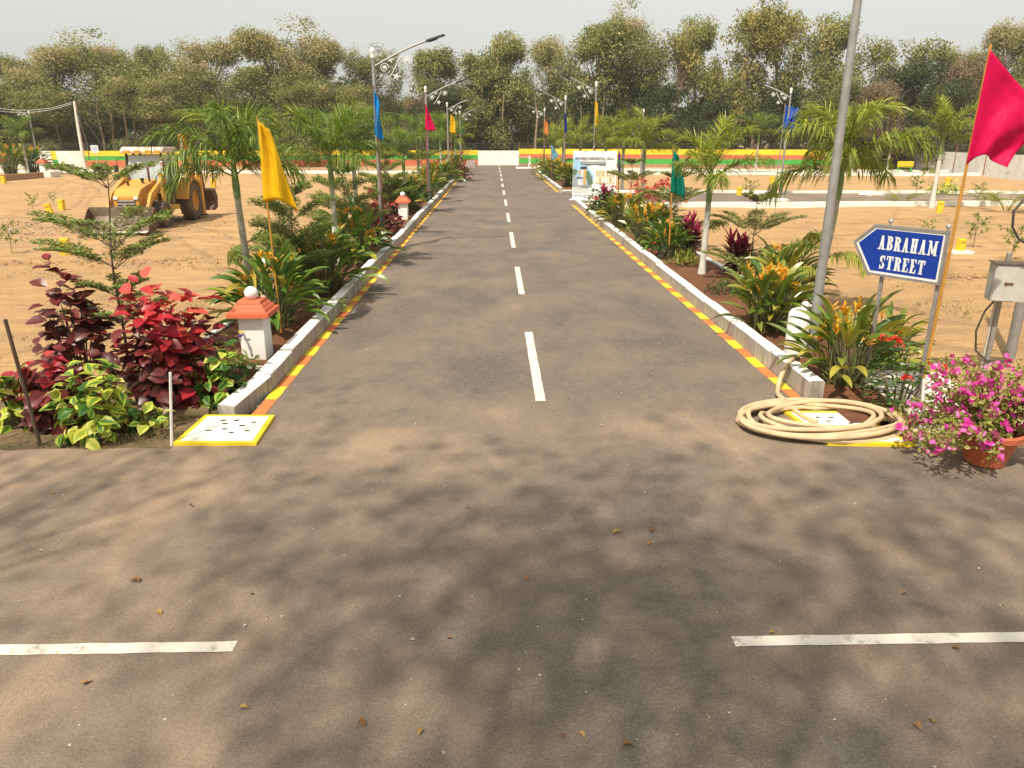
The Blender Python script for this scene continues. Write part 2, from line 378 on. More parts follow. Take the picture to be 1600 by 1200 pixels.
def scatter(mb, tmpl, pos, d, nrm, size, tint, mi=0, ftint=None):
    """place a leaf template at each pos: d = leaf direction, nrm = wanted face normal"""
    V, F = tmpl[0], tmpl[1]
    pos, d, nrm = np.asarray(pos, float), np.asarray(d, float), np.asarray(nrm, float)
    d = d / (np.linalg.norm(d, axis=1, keepdims=True) + 1e-9)
    x = np.cross(d, nrm); x /= (np.linalg.norm(x, axis=1, keepdims=True) + 1e-9); n = np.cross(x, d)
    size = np.broadcast_to(np.asarray(size, float), (len(pos),))[:, None, None]
    W = pos[:, None, :] + size * (V[None, :, 0:1] * x[:, None, :] + V[None, :, 1:2] * d[:, None, :] + V[None, :, 2:3] * n[:, None, :])
    k, nv = len(pos), len(V); tint = np.broadcast_to(np.asarray(tint, float), (k,))
    base = mb.n; mb.v.append(W.reshape(-1, 3)); mb.n += k * nv
    for i in range(k):
        o = base + i * nv
        mb.f += [tuple(q + o for q in f) for f in F]
    mb.m += [mi] * (k * len(F))
    ft = np.repeat(tint, len(F)) if ftint is None else (tint[:, None] + np.asarray(ftint)[None, :]).ravel()
    mb.t += np.clip(ft, 0, 1).tolist()
def unit(n):
    a = RNG.normal(size=(n, 3)); return a / np.linalg.norm(a, axis=1, keepdims=True)
def blade(mb, base, az, el, L, W, droop=1.2, tint=.5, mi=0, seg=7, fold=.25, prof=None, roll=0.0):
    """long arching leaf with a folded midrib"""
    p = Vector(base); V = []; F = []; e = el; T = []
    h = Vector((math.cos(az), math.sin(az), 0)); side0 = Vector((-math.sin(az), math.cos(az), 0))
    for i in range(seg + 1):
        t = i / seg
        d = h * math.cos(e) + Z * math.sin(e); up = -h * math.sin(e) + Z * math.cos(e)
        side = side0 * math.cos(roll) + up * math.sin(roll); up2 = up * math.cos(roll) - side0 * math.sin(roll)
        w_ = W * (prof(t) if prof else math.sin(math.pi * min(1, t * .93 + .07)) ** .75)
        V += [p - side * w_ / 2 + up2 * w_ * fold, p, p + side * w_ / 2 + up2 * w_ * fold]
        p = p + d * (L / seg); e -= droop / seg * (0.4 + 1.2 * t)
    for i in range(seg):
        a = i * 3; F += [(a, a + 1, a + 4, a + 3), (a + 1, a + 2, a + 5, a + 4)]; T += [tint, min(1, tint + .05)]
    mb.raw(V, F, mi, T)

# ------------------------------------------------------------------ ground, roads, markings, kerbs
XL, XR, XC = -2.98, 3.97, .57         # road edges and centre line
def sheet(name, poly, mat_, z=0.0):
    mb = MB(); mb.raw([(x, y, z) for x, y in poly], [tuple(range(len(poly)))]); return tag(mb.build(name, mat_, smooth=False), kind='structure')
s = np.linspace(-1, 1, 261); xs = 70 * s + 230 * s ** 7; ys = 45 + 62 * s + 230 * s ** 7
xx, yy = np.meshgrid(xs, ys, indexing='ij')
zz = -.115 + .035 * np.sin(xx * .43 + np.sin(yy * .31) * 2) * np.sin(yy * .37 + 1.3 * np.sin(xx * .2)) + RNG.normal(size=xx.shape) * .010
zz += .02 * np.sin(xx * 1.7 + yy * .6) * np.sin(yy * 1.1)
mb = MB(); n = len(s); idx = np.arange(n * n).reshape(n, n)
mb.raw(np.stack([xx, yy, zz], -1).reshape(-1, 3), np.stack([idx[:-1, :-1], idx[1:, :-1], idx[1:, 1:], idx[:-1, 1:]], -1).reshape(-1, 4))
tag(mb.build('ground', 'dirt'), kind='structure')

def ragged(x0, x1, y, amp, k):
    return [(x0 + (x1 - x0) * i / k, y + rnd.uniform(-amp, amp)) for i in range(k + 1)]
edge = ragged(-46, XL - .55, 7.42, .05, 150) + [(XL - .55, 7.55), (XL, 7.6), (XL, 8.4), (XR, 8.4), (XR, 7.6), (XR + .4, 7.35)] + ragged(XR + .7, 46, 7.2, .04, 150)
sheet('cross_street', edge + [(46, -9), (-46, -9)], 'asphalt')
sheet('main_road', [(XL, 8.4), (XL, 92), (XR, 92), (XR, 46), (46, 43.6), (46, 38.9), (XR, 37.6), (XR, 8.4)], 'asphalt')
sheet('far_cross_road', [(XL, 74), (-60, 78), (-60, 83), (XL, 79)], 'asphalt', -.02)
sheet('far_side_road', [(XR, 73), (60, 66), (60, 70.5), (XR, 78)], 'asphalt', -.02)
# verge soil at the corners, bed soil along the road
sheet('verge', [(-46, 7.3), (XL - .2, 7.3), (XL - .2, 9.0), (-7.5, 9.3), (-13, 9.9), (-46, 10.2)], 'verge', -.03)
def bed(name, x0, x1, y0, y1):
    mb = MB(); k = int((y1 - y0) / .35); cols = 7
    V = [(x0 + (x1 - x0) * j / (cols - 1), y0 + (y1 - y0) * i / k, .03 + (.05 * math.sin(math.pi * j / (cols - 1)) + rnd.uniform(-.02, .02))) for i in range(k + 1) for j in range(cols)]
    F = [(i * cols + j, i * cols + j + 1, (i + 1) * cols + j + 1, (i + 1) * cols + j) for i in range(k) for j in range(cols - 1)]
    mb.raw(V, F); tag(mb.build(name, 'soil'), kind='structure')
bed('planting_bed', XL - 1.75, XL - .17, 9.5, 85)
bed('planting_bed', XR + .17, XR + 1.75, 7.9, 37.2)
bed('planting_bed', XR + .17, XR + 1.75, 46.3, 72)

def wob_line(mb, x0, x1, y0, y1, along, z=.005, mi=0, jit=.004):
    """painted strip with a slightly uneven hand-painted edge; runs along axis 'y' or 'x'"""
    L = (y1 - y0) if along == 'y' else (x1 - x0); k = max(2, int(L / .12)); V = []
    for i in range(k + 1):
        t = i / k
        for e in (0, 1):
            j = rnd.uniform(-jit, jit)
            V.append((x0 + (x1 - x0) * e + j, y0 + (y1 - y0) * t, z) if along == 'y' else (x0 + (x1 - x0) * t, y0 + (y1 - y0) * e + j, z))
    mb.raw(V, [(2 * i, 2 * i + 1, 2 * i + 3, 2 * i + 2) for i in range(k)], mi)
mb = MB(); y = 8.83
dash = [(8.83, 12.34), (15.57, 19.1), (22.6, 26.42), (29.73, 33.4), (37.0, 40.75)] + [(44.3 + 7.1 * i, 47.9 + 7.1 * i) for i in range(7)]
for a, b in dash: wob_line(mb, XC - .065, XC + .065, a, min(b, 91.5), 'y')
tag(mb.build('centre_line_marking', 'line', smooth=False), kind='structure')
mb = MB()
wob_line(mb, -5.2, -1.74, 4.055, 4.16, 'x'); wob_line(mb, 1.575, 5.2, 4.03, 4.135, 'x')
tag(mb.build('cross_street_marking', 'line', smooth=False), kind='structure')
for x0, x1, segs in ((XL + .012, XL + .165, [(8.36, 83)]), (XR - .165, XR - .012, [(8.6, 37.4), (46.2, 72)])):
    mb = MB()
    for a, b in segs:
        y = a; k = 0
        while y < b:
            st = .5 if k else .62
            wob_line(mb, x0, x1, y, min(b, y + st), 'y', .005, k % 2, .009); y += st; k += 1
    tag(mb.build('kerb_edge_marking', ['orange_line', 'yellow_line'], smooth=False), kind='structure')

def kerb(name, pts, width, h, side, zb=-.1, seg=1.6, jog=.012, mats=('kerb_face', 'kerb_top'), h0=None):
    """run of cast kerb lengths from pts[0] to pts[1]; road side first, body grows towards side"""
    mb = MB(); a, b = Vector((*pts[0], 0)), Vector((*pts[1], 0)); d = (b - a); L = d.length; d.normalize()
    s_ = Vector((-d.y, d.x, 0)) * side; t = 0
    while t < L - .02:
        e = min(L, t + seg * rnd.uniform(.85, 1.15)); j = s_ * rnd.uniform(-jog, jog); hh = h + rnd.uniform(-.02, .02)
        p0, p1 = a + d * (t + .006) + j, a + d * (e - .006) + j; c = .018
        k = max(1, int((e - t) / .2)); V = []
        for i in range(k + 1):
            q = p0.lerp(p1, i / k); r = lambda m: rnd.uniform(-m, m)
            if h0 is not None: hh = h0 + (h - h0) * ((t + (e - t) * i / k) / L)
            for off, z in ((0, zb), (.0 + r(.003), hh - c), (c + r(.006), hh + r(.004)), (width - c, hh + r(.004)), (width, hh - c), (width, zb)):
                V.append(q + s_ * off + Z * z)
        F = []; mi = []
        for i in range(k):
            for j2 in range(5): F.append((i * 6 + j2, i * 6 + j2 + 1, i * 6 + j2 + 7, i * 6 + j2 + 6)); mi.append(1 if j2 in (1, 2, 3) else 0)
        n0 = len(mb.m); mb.raw(V, F); mb.m[n0:] = mi
        mb.raw(V[:6], [tuple(range(6))]); mb.raw(V[-6:], [tuple(range(6))[::-1]]); t = e
    o = mb.build(name, list(mats), smooth=False, fix=True); return tag(o, kind='structure')
kerb('kerb', [(XL, 9.35), (XL, 10.45)], .22, .22, 1)
kerb('kerb', [(XL - .20, 8.42), (XL, 9.34)], .22, .22, 1, h0=.12)
kerb('kerb', [(XL, 10.45), (XL, 84)], .19, .27, 1)
kerb('kerb', [(XR, 8.75), (XR, 37.2)], .19, .26, -1)
kerb('kerb', [(XR, 46.4), (XR, 72)], .19, .26, -1)
kerb('kerb', [(XR + .19, 37.2), (46, 38.5)], .22, .13, -1, -.4, 2.2, .012, ('kerb_lime', 'kerb_lime'))      # white kerbs of the side street
kerb('kerb', [(46, 44), (XR + .19, 46.4)], .2, .12, -1, -.3, 2.2, .012, ('kerb_lime', 'kerb_lime'))
kerb('kerb', [(-60, 77.4), (XL - .3, 73.2)], .25, .14, -1, -.35, 2.4, .012, ('kerb_lime', 'kerb_lime'))
kerb('kerb', [(XR + 2, 72.3), (60, 65.4)], .25, .14, -1, -.35, 2.4, .012, ('kerb_lime', 'kerb_lime'))
kerb('kerb', [(60, 71.2), (XR + 2, 78.5)], .25, .14, -1, -.35, 2.4, .012, ('kerb_lime', 'kerb_lime'))
kerb('bed_edging', [(XL - 1.75, 9.9), (XL - 1.75, 60)], .12, .10, 1, -.15, 1.2, .03)
kerb('bed_edging', [(XR + 1.75, 10.6), (XR + 1.75, 37)], .12, .09, -1, -.15, 1.2, .03)
kerb('bed_edging', [(XL - 1.75, 10.35), (XL - .35, 10.2)], .12, .08, -1, -.1, 1.0)

# ------------------------------------------------------------------ boundary walls
def wall(name, label, a, b, h, thick, bands, z0=-.25, top=0.0):
    """bands: (z_from, z_to, material) painted courses, each a real course of the wall"""
    t = thing(name, label, 'wall', (a.x, a.y, 0)); d = Vector((b.x - a.x, b.y - a.y, 0)); L = d.length; d.normalize()
    t.rotation_euler = (0, 0, math.atan2(d.y, d.x))
    mats = [m for _, _, m in bands]; mb = MB()
    for i, (q0, q1, m) in enumerate(bands):
        k = max(2, int(L / 1.6)); V = []
        for j in range(k + 1):
            for y_, z in ((0, q0), (0, q1), (thick, q1), (thick, q0)): V.append((L * j / k, y_, z + (rnd.uniform(-.02, .02) if q1 < h - .01 and z == q1 else 0)))
        F = [(j * 4 + e, j * 4 + 4 + e, j * 4 + 4 + (e + 1) % 4, j * 4 + (e + 1) % 4) for j in range(k) for e in (range(4) if i == len(bands) - 1 else (0, 2))]
        mb.raw(V, F, i); mb.raw(V[:4], [(0, 1, 2, 3)], i); mb.raw(V[-4:], [(3, 2, 1, 0)], i)
    o = mb.build('wall_face', mats, t, smooth=False); return t, d, L
a0, a1, a2, a3, a4 = Vector((-95, 84.5, 0)), Vector((-46.4, 87.6, 0)), Vector((-1.95, 92.2, 0)), Vector((2.95, 92.2, 0)), Vector((45.4, 83.2, 0))
a5, a6 = Vector((42.4, 60, 0)), Vector((41, 44, 0))
t, d, L = wall('boundary_wall', 'whitewashed compound wall with narrow yellow and green upright bands, behind the leaning utility pole', a0, a1, 1.72, .22, [(-.3, 1.72, 'white_wall')])
for px in (15, 87):
    g = G(px, 261); x = (Vector((g.x, g.y, 0)) - a0).dot(d)
    mb = MB(); mb.box((x, -.012, 1.25), (.55, .02, .9), mi=0); mb.box((x + .1, -.012, .36), (.55, .02, .84), mi=1); mb.build('painted_band', ['w_yellow', 'w_green'], t, smooth=False)
wall('boundary_wall', 'long wall striped yellow over green over red, running behind the digger to the cream panel', a1, a2, 1.72, .22, [(-.3, .02, 'w_brown'), (.02, .68, 'w_red'), (.68, 1.17, 'w_green'), (1.17, 1.72, 'w_yellow')])
wall('boundary_wall', 'plain cream wall panel closing the far end of the road', a2, a3, 1.66, .30, [(-.3, 1.66, 'cream')])
wall('boundary_wall', 'striped wall with red between yellow and green, running right from the cream panel to the bench', a3, a4, 1.86, .22, [(-.3, .22, 'w_brown'), (.22, .80, 'w_green'), (.80, 1.27, 'w_red'), (1.27, 1.86, 'w_yellow')])
wall('boundary_wall', 'grey whitewashed wall with dark foliage-shaped stains, behind the big magenta flag', a4, a5, 1.82, .22, [(-.4, 1.82, 'grey_wall')])
wall('boundary_wall', 'nearest stretch of grey wall, running out of the photo at the far right', a5, a6, 1.82, .22, [(-.4, 1.82, 'grey_wall')])
# wire fence along the wall top
t = thing('wire_fence', 'thin wire fence on rusty posts standing just behind the boundary wall', 'fence', (0, 0, 0))
line = [a0, a1, a2, a3, a4, a5]; mb = MB()
off = Vector((.1, .9, 0))
for z in (1.95, 2.2, 2.45): mb.tube([p + off + Z * z for p in line], .012, 4)
mb.build('wire', 'wire', t)
for i in range(len(line) - 1):
    k = int((line[i + 1] - line[i]).length / 5)
    for j in range(k):
        p = line[i].lerp(line[i + 1], j / k) + off; m_ = MB(); m_.tube([p, p + Z * 2.6], .045, 5); m_.build('post', 'post_red', t)

# ------------------------------------------------------------------ pillars with orange caps
def make_pillar(label):
    t = thing('pillar', label, 'pillar', group='white pillars with orange caps beside the roads')
    mb = MB(); mb.box((0, 0, .32), (.36, .36, .80)); mb.build('shaft', 'pil_white', t, bevel=.012)
    mb = MB(); z = .72
    for w_, h_, tp in ((.60, .075, 1), (.53, .05, .9), (.45, .05, .86), (.36, .05, .9)):
        mb.box((0, 0, z + h_ / 2), (w_, w_, h_), taper=tp); z += h_ + .0015
    mb.build('cap', 'pil_cap', t, bevel=.006, smooth=False)
    mb = MB(); mb.ball((0, 0, z + .085), .10, 20); mb.build('ball', 'ball', t); return t
pil = Family(make_pillar)
g = G(398, 570); pil.put('nearest white pillar with orange cap and ball, brass water tap on its front', (g.x, 10.72, 0))
for px, py, lb in ((631, 345, 'white orange-capped pillar at the kerb beside the far maroon copper-leaf bush'), (677, 297, 'small white orange-capped pillar among torch lilies beyond the crimson flag lamp'), (699, 268, 'tiny farthest orange-capped pillar by the kerb near the end of the road'), (4, 268, 'orange-capped pillar cut by the left edge of the photo near the white wall'), (70, 272, 'orange-capped pillar between the far bed of palms and the white kerb at far left')):
    g = G(px, py); pil.put(lb, (g.x, g.y, 0), 0, 1.35 if px < 100 else 1)
t = thing('water_tap', 'small brass tap with blue tag on front of the nearest white pillar', 'tap', (G(398, 570).x - .12, 10.52, .47))
mb = MB(); mb.tube([(0, .03, 0), (0, -.10, 0), (0, -.13, -.03), (0, -.13, -.07)], .016, 8); mb.build('spout', 'steel', t)
mb = MB(); mb.box((0, -.06, .05), (.09, .016, .012)); mb.tube([(0, -.06, 0), (0, -.06, .05)], .009, 6); mb.build('handle', 'plot', t)
mb = MB(); mb.ball((0, -.11, .0), .026, 8); mb.build('tag', 'signblue', t)

# white rounded post on the right
g = G(1245, 566); t = thing('bollard', 'white rounded concrete post beside the tall grey lamp pole', 'bollard', (g.x + .02, g.y + .16, 0))
mb = MB(); mb.lathe([(.16, -.1), (.16, .66), (.15, .72), (.115, .77), (.05, .795), (.002, .80)], n=24); mb.build('post', 'pil_white', t)
mb = MB(); mb.ball((.13, .14, .80), .065, 12); mb.tube([(.13, .14, -.1), (.13, .14, .76)], .045, 10); mb.build('pipe_stub', 'limeblock', t)

# brick planter edge of the far left bed
A_, B_ = G(-40, 284), G(84, 275); d_ = (B_ - A_); t = thing('planter', 'low brick-red planter edge of the far left bed with a white end block', 'planter', (A_.x, A_.y, 0), math.atan2(d_.y, d_.x))
mb = MB(); mb.box((d_.length / 2 - .6, .1, .12), (d_.length - 1.2, .25, .5)); mb.build('brick_edge', 'w_brown', t, bevel=.02)
mb = MB(); mb.box((d_.length, .3, .14), (1.2, 1.0, .5)); mb.build('end_block', 'limeblock', t, bevel=.02)

# ------------------------------------------------------------------ street lamps
def arm_curve(s=1): return [Vector((s * u, 0, 5.02 + .78 * math.sin(u / 1.62 * 1.1) * 1.0)) for u in np.linspace(0.05, 1.45, 12)]
def make_lamp(label):
    t = thing('street_lamp', label, 'street lamp', group='grey street lamps along the roads')
    mb = MB(); mb.tube([(0, 0, -.1), (0, 0, 1.6), (0, 0, 3.2), (0, 0, 5.25)], [.075, .066, .058, .048], 12); mb.build('pole', 'pole', t)
    mb = MB(); mb.lathe([(.001, 5.24), (.06, 5.25), (.06, 5.33), (.05, 5.34), (.075, 5.40), (.075, 5.44), (.05, 5.50), (.001, 5.52)], n=14); mb.build('finial', 'ball', t)
    cv = arm_curve(); mb = MB(); mb.tube(cv, [.03] * 12, 8); mb.build('arm', 'pole', t)
    e = cv[-1]; dr = (cv[-1] - cv[-2]).normalized(); R = dr.to_track_quat('X', 'Z').to_matrix()
    mb = MB(); mb.box(e + dr * .28, (.58, .17, .055), R, taper=.85); mb.box(e + dr * .22 - Z * .04, (.26, .13, .03), R); mb.build('lamp_head', 'black', t, bevel=.012)
    mb = MB(); c = Vector((.62, 0, 5.02))
    mb.tube([(.38, 0, 4.72), (.5, 0, 4.85), (.62, 0, 5.05), (.78, 0, 5.32)], .012, 6)
    for cx, cz, r0 in ((.30, 5.0, .13), (.92, 5.18, .12)):
        mb.tube([(cx + r0 * (1 - i / 26) * math.cos(i * .5), 0, cz + r0 * (1 - i / 26) * math.sin(i * .5)) for i in range(20)], .011, 5)
    for x, z in ((.48, 5.22), (.62, 4.78)):
        for a in range(5):
            q = a * 1.257; mb.tube([(x, 0, z), (x + .06 * math.cos(q), .01, z + .06 * math.sin(q)), (x + .10 * math.cos(q), 0, z + .10 * math.sin(q))], [.012, .026, .002], 5)
    mb.ball((.30, 0, 5.0), .05, 8); mb.ball((.92, 0, 5.18), .05, 8)
    mb.build('scroll', 'white_leaf', t); return t
lamp = Family(make_lamp)
lamp.put('street lamp nearest on the left, with the sky-blue flag at its pole', (-3.3, 22, 0))
lamp.put('second left-hand street lamp, crimson flag hanging at its pole', (-3.27, 38, 0))
lamp.put('third left-hand street lamp, small golden flag at its pole', (-3.3, 55.5, 0))
lamp.put('farthest left-hand street lamp, tiny teal flag at its pole', (-3.2, 73.5, 0))
lamp.put('tall grey lamp pole before the drooping right palm, top outside the photo', (4.83, 10.75, 0), math.pi + .25, (1, 1, 1.25))
lamp.put('street lamp right of the road with the yellow flag below its arm', (P(932, 127, 46.8).x, 46.8, 0), math.pi, (1.1, 1.1, 1.15))
lamp.put('street lamp right of the road with the slim navy flag on its pole', (P(884, 152, 50.5).x, 50.5, 0), math.pi, (1, 1, 1.04))
lamp.put('farthest street lamp right of the road, with the peach-orange flag', (P(851, 170, 65.5).x, 65.5, 0), math.pi)
lamp.put('distant street lamp behind bright palms, with the small green flag', (P(1006, 172, 68).x, 68, 0), math.pi / 2 + .4)
lamp.put('street lamp beside the side road, with the crumpled royal-blue flag', (G(1211, 304).x, 43.4, 0), math.pi - .5, (1, 1, 1.05))
lamp.put('lone far street lamp at left near the utility pole', (P(45, 176, 74).x, 74, 0), math.pi)

# ------------------------------------------------------------------ flags
M_FLAG = {}
def flagmat(name, c):
    m, t, b = _new(name); v = coords(t)
    t.links.new(mixc(t, noise(t, v, 3, 3), c, tuple(x * .85 for x in c)), b.inputs['Base Color']); b.inputs['Roughness'].default_value = .55
    b.inputs['Specular IOR Level'].default_value = .2
    bump(t, b, noise(t, coords(t, (1, 1, .3)), 7, 5, .6, 1.2), .75, .03)
    tr = t.nodes.new('ShaderNodeBsdfTranslucent'); tr.inputs[0].default_value = (*c, 1); ms = t.nodes.new('ShaderNodeMixShader'); ms.inputs[0].default_value = .3
    t.links.new(b.outputs[0], ms.inputs[1]); t.links.new(tr.outputs[0], ms.inputs[2]); t.links.new(ms.outputs[0], t.nodes['Material Output'].inputs[0])
    M[name] = m; return name
def flag(label, col, Y, base, T, B, FT, FB, pole='brown_pole', r=.016, amp=.06, waves=2.2, pole_top=None, sag=0.0, basez=0.0, n=(20, 16)):
    """pole from ground to top; cloth between hoist T-B and fly FT-FB (photo pixels measured at distance Y)"""
    b = P(*base, Y); b.z = basez; top = P(*(pole_top or T), Y) + Z * .04
    t = thing('flag', label, 'flag', b, group='plain coloured flags on canes')
    mb = MB(); mb.tube([Vector((0, 0, -.1)), (top - b) * .5 + Vector((.01, 0, 0)), top - b], [r * 1.15, r, r * .8], 8); mb.build('pole', pole, t)
    T, B, FT, FB = [P(*q, Y) - b for q in (T, B, FT, FB)]; V = []; nu, nv = n
    ph = rnd.uniform(0, 6)
    for i in range(nu + 1):
        u = i / nu
        for j in range(nv + 1):
            v = j / nv
            p = T.lerp(B, u).lerp(FT.lerp(FB, u), v)
            k = min(1, v * 2.2)
            p.y += -r + amp * k * math.sin(v * waves * 2 * math.pi + u * 2.4 + ph) * (.45 + .55 * u) + amp * .35 * k * math.sin(u * 7 + v * 5 + ph)
            p.y += amp * .12 * k * math.sin(u * 23 + v * 11 + ph) * math.sin(v * 17 - u * 6); p.x += amp * .3 * k * math.sin(u * 5 + v * 4 + ph); p.z += -sag * math.sin(math.pi * v) * u + amp * .25 * k * math.sin(v * 9 + ph)
            V.append(p)
    F = [(i * (nv + 1) + j, i * (nv + 1) + j + 1, (i + 1) * (nv + 1) + j + 1, (i + 1) * (nv + 1) + j) for i in range(nu) for j in range(nv)]
    mb = MB(); mb.raw(V, F); o = mb.build('cloth', col, t)
    md = o.modifiers.new('thick', 'SOLIDIFY'); md.thickness = .004
    for z in np.linspace(.08, .92, 5):
        q = T.lerp(B, z)
    return t
for nm, c in dict(f_yellow=(.84, .52, .008), f_blue=(.01, .30, .70), f_mag=(.66, .002, .085), f_teal=(.0, .19, .125), f_navy=(.012, .035, .26), f_royal=(.02, .09, .46), f_peach=(.72, .27, .07), f_pale=(.20, .42, .52)).items(): flagmat(nm, c)
flag('large yellow flag on a thin cane behind the nearest orange-capped pillar', 'f_yellow', 12.2, (440, 525), (404, 188), (412, 316), (418, 200), (467, 330), 'bamboo', .016, .07, 1.6, (402, 186), -.1)
flag('long sky-blue flag hanging limp along the nearest left street lamp', 'f_blue', 21.8, (603, 392), (584, 138), (586, 210), (593, 165), (598, 220), 'brown_pole', .03, .10, 1.3, (583, 136))
flag('crimson flag tapering down from the second left street lamp', 'f_mag', 37.8, (668, 312), (665, 164), (664, 203), (668, 168), (681, 205), 'post_red', .035, .08, 1.2)
flag('small golden flag on the third left street lamp', 'f_yellow', 55.3, (705, 283), (704.5, 179), (703.5, 207), (709, 183), (713, 208), 'brown_pole', .035, .08, 1.2)
flag('tiny teal flag on the farthest left street lamp', 'f_teal', 73.3, (721, 270), (720.3, 190), (720, 209), (722, 195), (724, 209), 'post_red', .04, .06, 1)
flag('yellow flag hanging under the lamp right of the road', 'f_yellow', 46.6, (929, 295), (930, 157), (929, 200), (934, 163), (938.5, 196), 'brown_pole', .035, .07, 1.2)
flag('slim navy flag wrapped on the second right street lamp', 'f_navy', 50.3, (883, 293), (882, 175), (881.5, 207), (884.5, 178), (886.5, 208), 'brown_pole', .03, .05, 1.2)
flag('peach-orange flag on the farthest lamp right of the road', 'f_peach', 65.3, (849, 277), (850.5, 185), (850.5, 209), (855, 192), (858.5, 213), 'brown_pole', .04, .08, 1.4)
flag('small green flag on the distant lamp behind bright palms', 'f_teal', 67.8, (1005, 280), (1006, 188), (1005, 206), (1009, 192), (1013, 205), 'pole', .03, .06, 1.2)
flag('crumpled royal-blue flag on the lamp by the side road', 'f_royal', 43.4, (1211, 304), (1228, 165), (1223, 200), (1247, 170), (1236, 206), 'steel', .03, .16, 1.7, (1227, 163), 0, .2)
flag('navy flag hanging beside the white villa banner', 'f_navy', 38.9, (966, 312), (966, 236), (965, 282), (969, 240), (971, 276), 'brown_pole', .03, .09, 1.2, (967, 228), 0, .1)
flag('pale blue printed flag behind torch lilies left of the villa banner', 'f_pale', 55, (863, 284), (861, 226), (862, 250), (867, 232), (874, 245), 'brown_pole', .03, .07, 1.2)
flag('dark teal flag on a yellow cane left of the bright right-hand palm', 'f_teal', 20.0, (1044, 415), (1051, 233), (1047, 300), (1062, 245), (1071, 316), 'bamboo', .02, .09, 1.6, (1052, 231), -.05)
flag('huge magenta flag on a yellow cane behind the blue street sign', 'f_mag', 8.75, (1433, 640), (1545, 78), (1508, 257), (1640, 190), (1566, 263), 'bamboo', .019, .055, 1.5, (1547, 76), -.12, 0, (30, 24))
# ------------------------------------------------------------------ street sign
def glyphs(text, h, gap):
    """condensed slab-serif capitals from strokes; returns polygons (x, z) and total width"""
    S, T_ = .19 * h, .09 * h
    def R(x0, y0, x1, y1): return [(x0, y0), (x1, y0), (x1, y1), (x0, y1)]
    def arc(cx, cy, rx, ry, a0, a1, w0, k=10):
        o = []; P_ = []
        for i in range(k):
            q0, q1 = a0 + (a1 - a0) * i / k, a0 + (a1 - a0) * (i + 1) / k
            f = lambda q, r: (cx + (rx - r) * math.cos(q), cy + (ry - r * .62) * math.sin(q))
            P_.append([f(q0, 0), f(q1, 0), f(q1, w0), f(q0, w0)])
        return P_
    def ser(x, y, w_): return R(x - w_ / 2, y, x + w_ / 2, y + T_)
    out = []; x = 0; PI = math.pi
    for ch in text:
        W = dict(A=.62, B=.55, R=.58, H=.60, M=.78, S=.48, T=.56, E=.52)[ch] * h; g = []
        if ch == 'A':
            g = [[(.10 * h, 0), (.10 * h + S * .62, 0), (W / 2 + .02 * h, h), (W / 2 - S * .42, h)], [(W - .10 * h - S, 0), (W - .10 * h, 0), (W / 2 + S * .55, h), (W / 2 - S * .5, h)], R(.2 * h, .30 * h, W - .2 * h, .30 * h + T_), ser(.12 * h, 0, .26 * h), ser(W - .14 * h, 0, .30 * h)]
        elif ch in 'BR':
            g = [R(.07 * h, 0, .07 * h + S, h), R(0, 0, .2 * h, T_), R(0, h - T_, .3 * h, h), R(.2 * h, .48 * h, .34 * h, .48 * h + T_)] + arc(.28 * h, .755 * h, W - .32 * h, .245 * h, -PI / 2, PI / 2, S)
            if ch == 'B': g += arc(.28 * h, .265 * h, W - .28 * h, .265 * h, -PI / 2, PI / 2, S) + [R(.2 * h, 0, .3 * h, T_)]
            else: g += [[(.28 * h, .5 * h), (.28 * h + S, .5 * h), (W - .02 * h, 0), (W - .02 * h - S, 0)], ser(W - .08 * h, 0, .22 * h), R(.0 * h, 0, .30 * h, T_)]
        elif ch == 'H':
            g = [R(.07 * h, 0, .07 * h + S, h), R(W - .07 * h - S, 0, W - .07 * h, h), R(.1 * h, .46 * h, W - .1 * h, .46 * h + T_)] + [ser(.07 * h + S / 2 + q * (W - .14 * h - S), yy_, .28 * h) for q in (0, 1) for yy_ in (0, h - T_)]
        elif ch == 'M':
            g = [R(.09 * h, 0, .09 * h + S * .55, h), R(W - .07 * h - S, 0, W - .07 * h, h), [(.06 * h, h), (.06 * h + S * 1.05, h), (W / 2 + S * .35, .12 * h), (W / 2 - S * .3, .12 * h)], [(W - .07 * h - S * .7, h), (W - .07 * h, h), (W / 2 + S * .3, .12 * h), (W / 2 - S * .1, .12 * h)], ser(.12 * h, 0, .24 * h), ser(W - .14 * h, 0, .28 * h), R(0, h - T_, .12 * h, h), R(W - .1 * h, h - T_, W, h)]
        elif ch == 'S':
            g = arc(W / 2, .745 * h, W / 2 - .02 * h, .255 * h, .15 * PI, 1.5 * PI, S * .95, 14) + arc(W / 2, .255 * h, W / 2 - .02 * h, .255 * h, .5 * PI, -.85 * PI, S * .95, 14) + [R(W - .12 * h, .66 * h, W - .05 * h, h), R(.03 * h, 0, .10 * h, .32 * h)]
        elif ch == 'T':
            g = [R(W / 2 - S / 2, 0, W / 2 + S / 2, h), R(.02 * h, h - T_, W - .02 * h, h), R(0, .70 * h, T_ * .9, h), R(W - T_ * .9, .70 * h, W, h), ser(W / 2, 0, .32 * h)]
        elif ch == 'E':
            g = [R(.07 * h, 0, .07 * h + S, h), R(0, 0, W - .02 * h, T_), R(0, h - T_, W - .03 * h, h), R(.1 * h, .47 * h, W - .2 * h, .47 * h + T_), R(W - .09 * h, 0, W - .015 * h, .30 * h), R(W - .10 * h, .72 * h, W - .03 * h, h), R(W - .24 * h, .38 * h, W - .18 * h, .63 * h)]
        out += [[(p[0] + x, p[1]) for p in poly] for poly in g]; x += W + gap
    return out, x - gap
L_, R_ = Vector((4.82, 9.03, 0)), Vector((5.19, 8.45, 0))
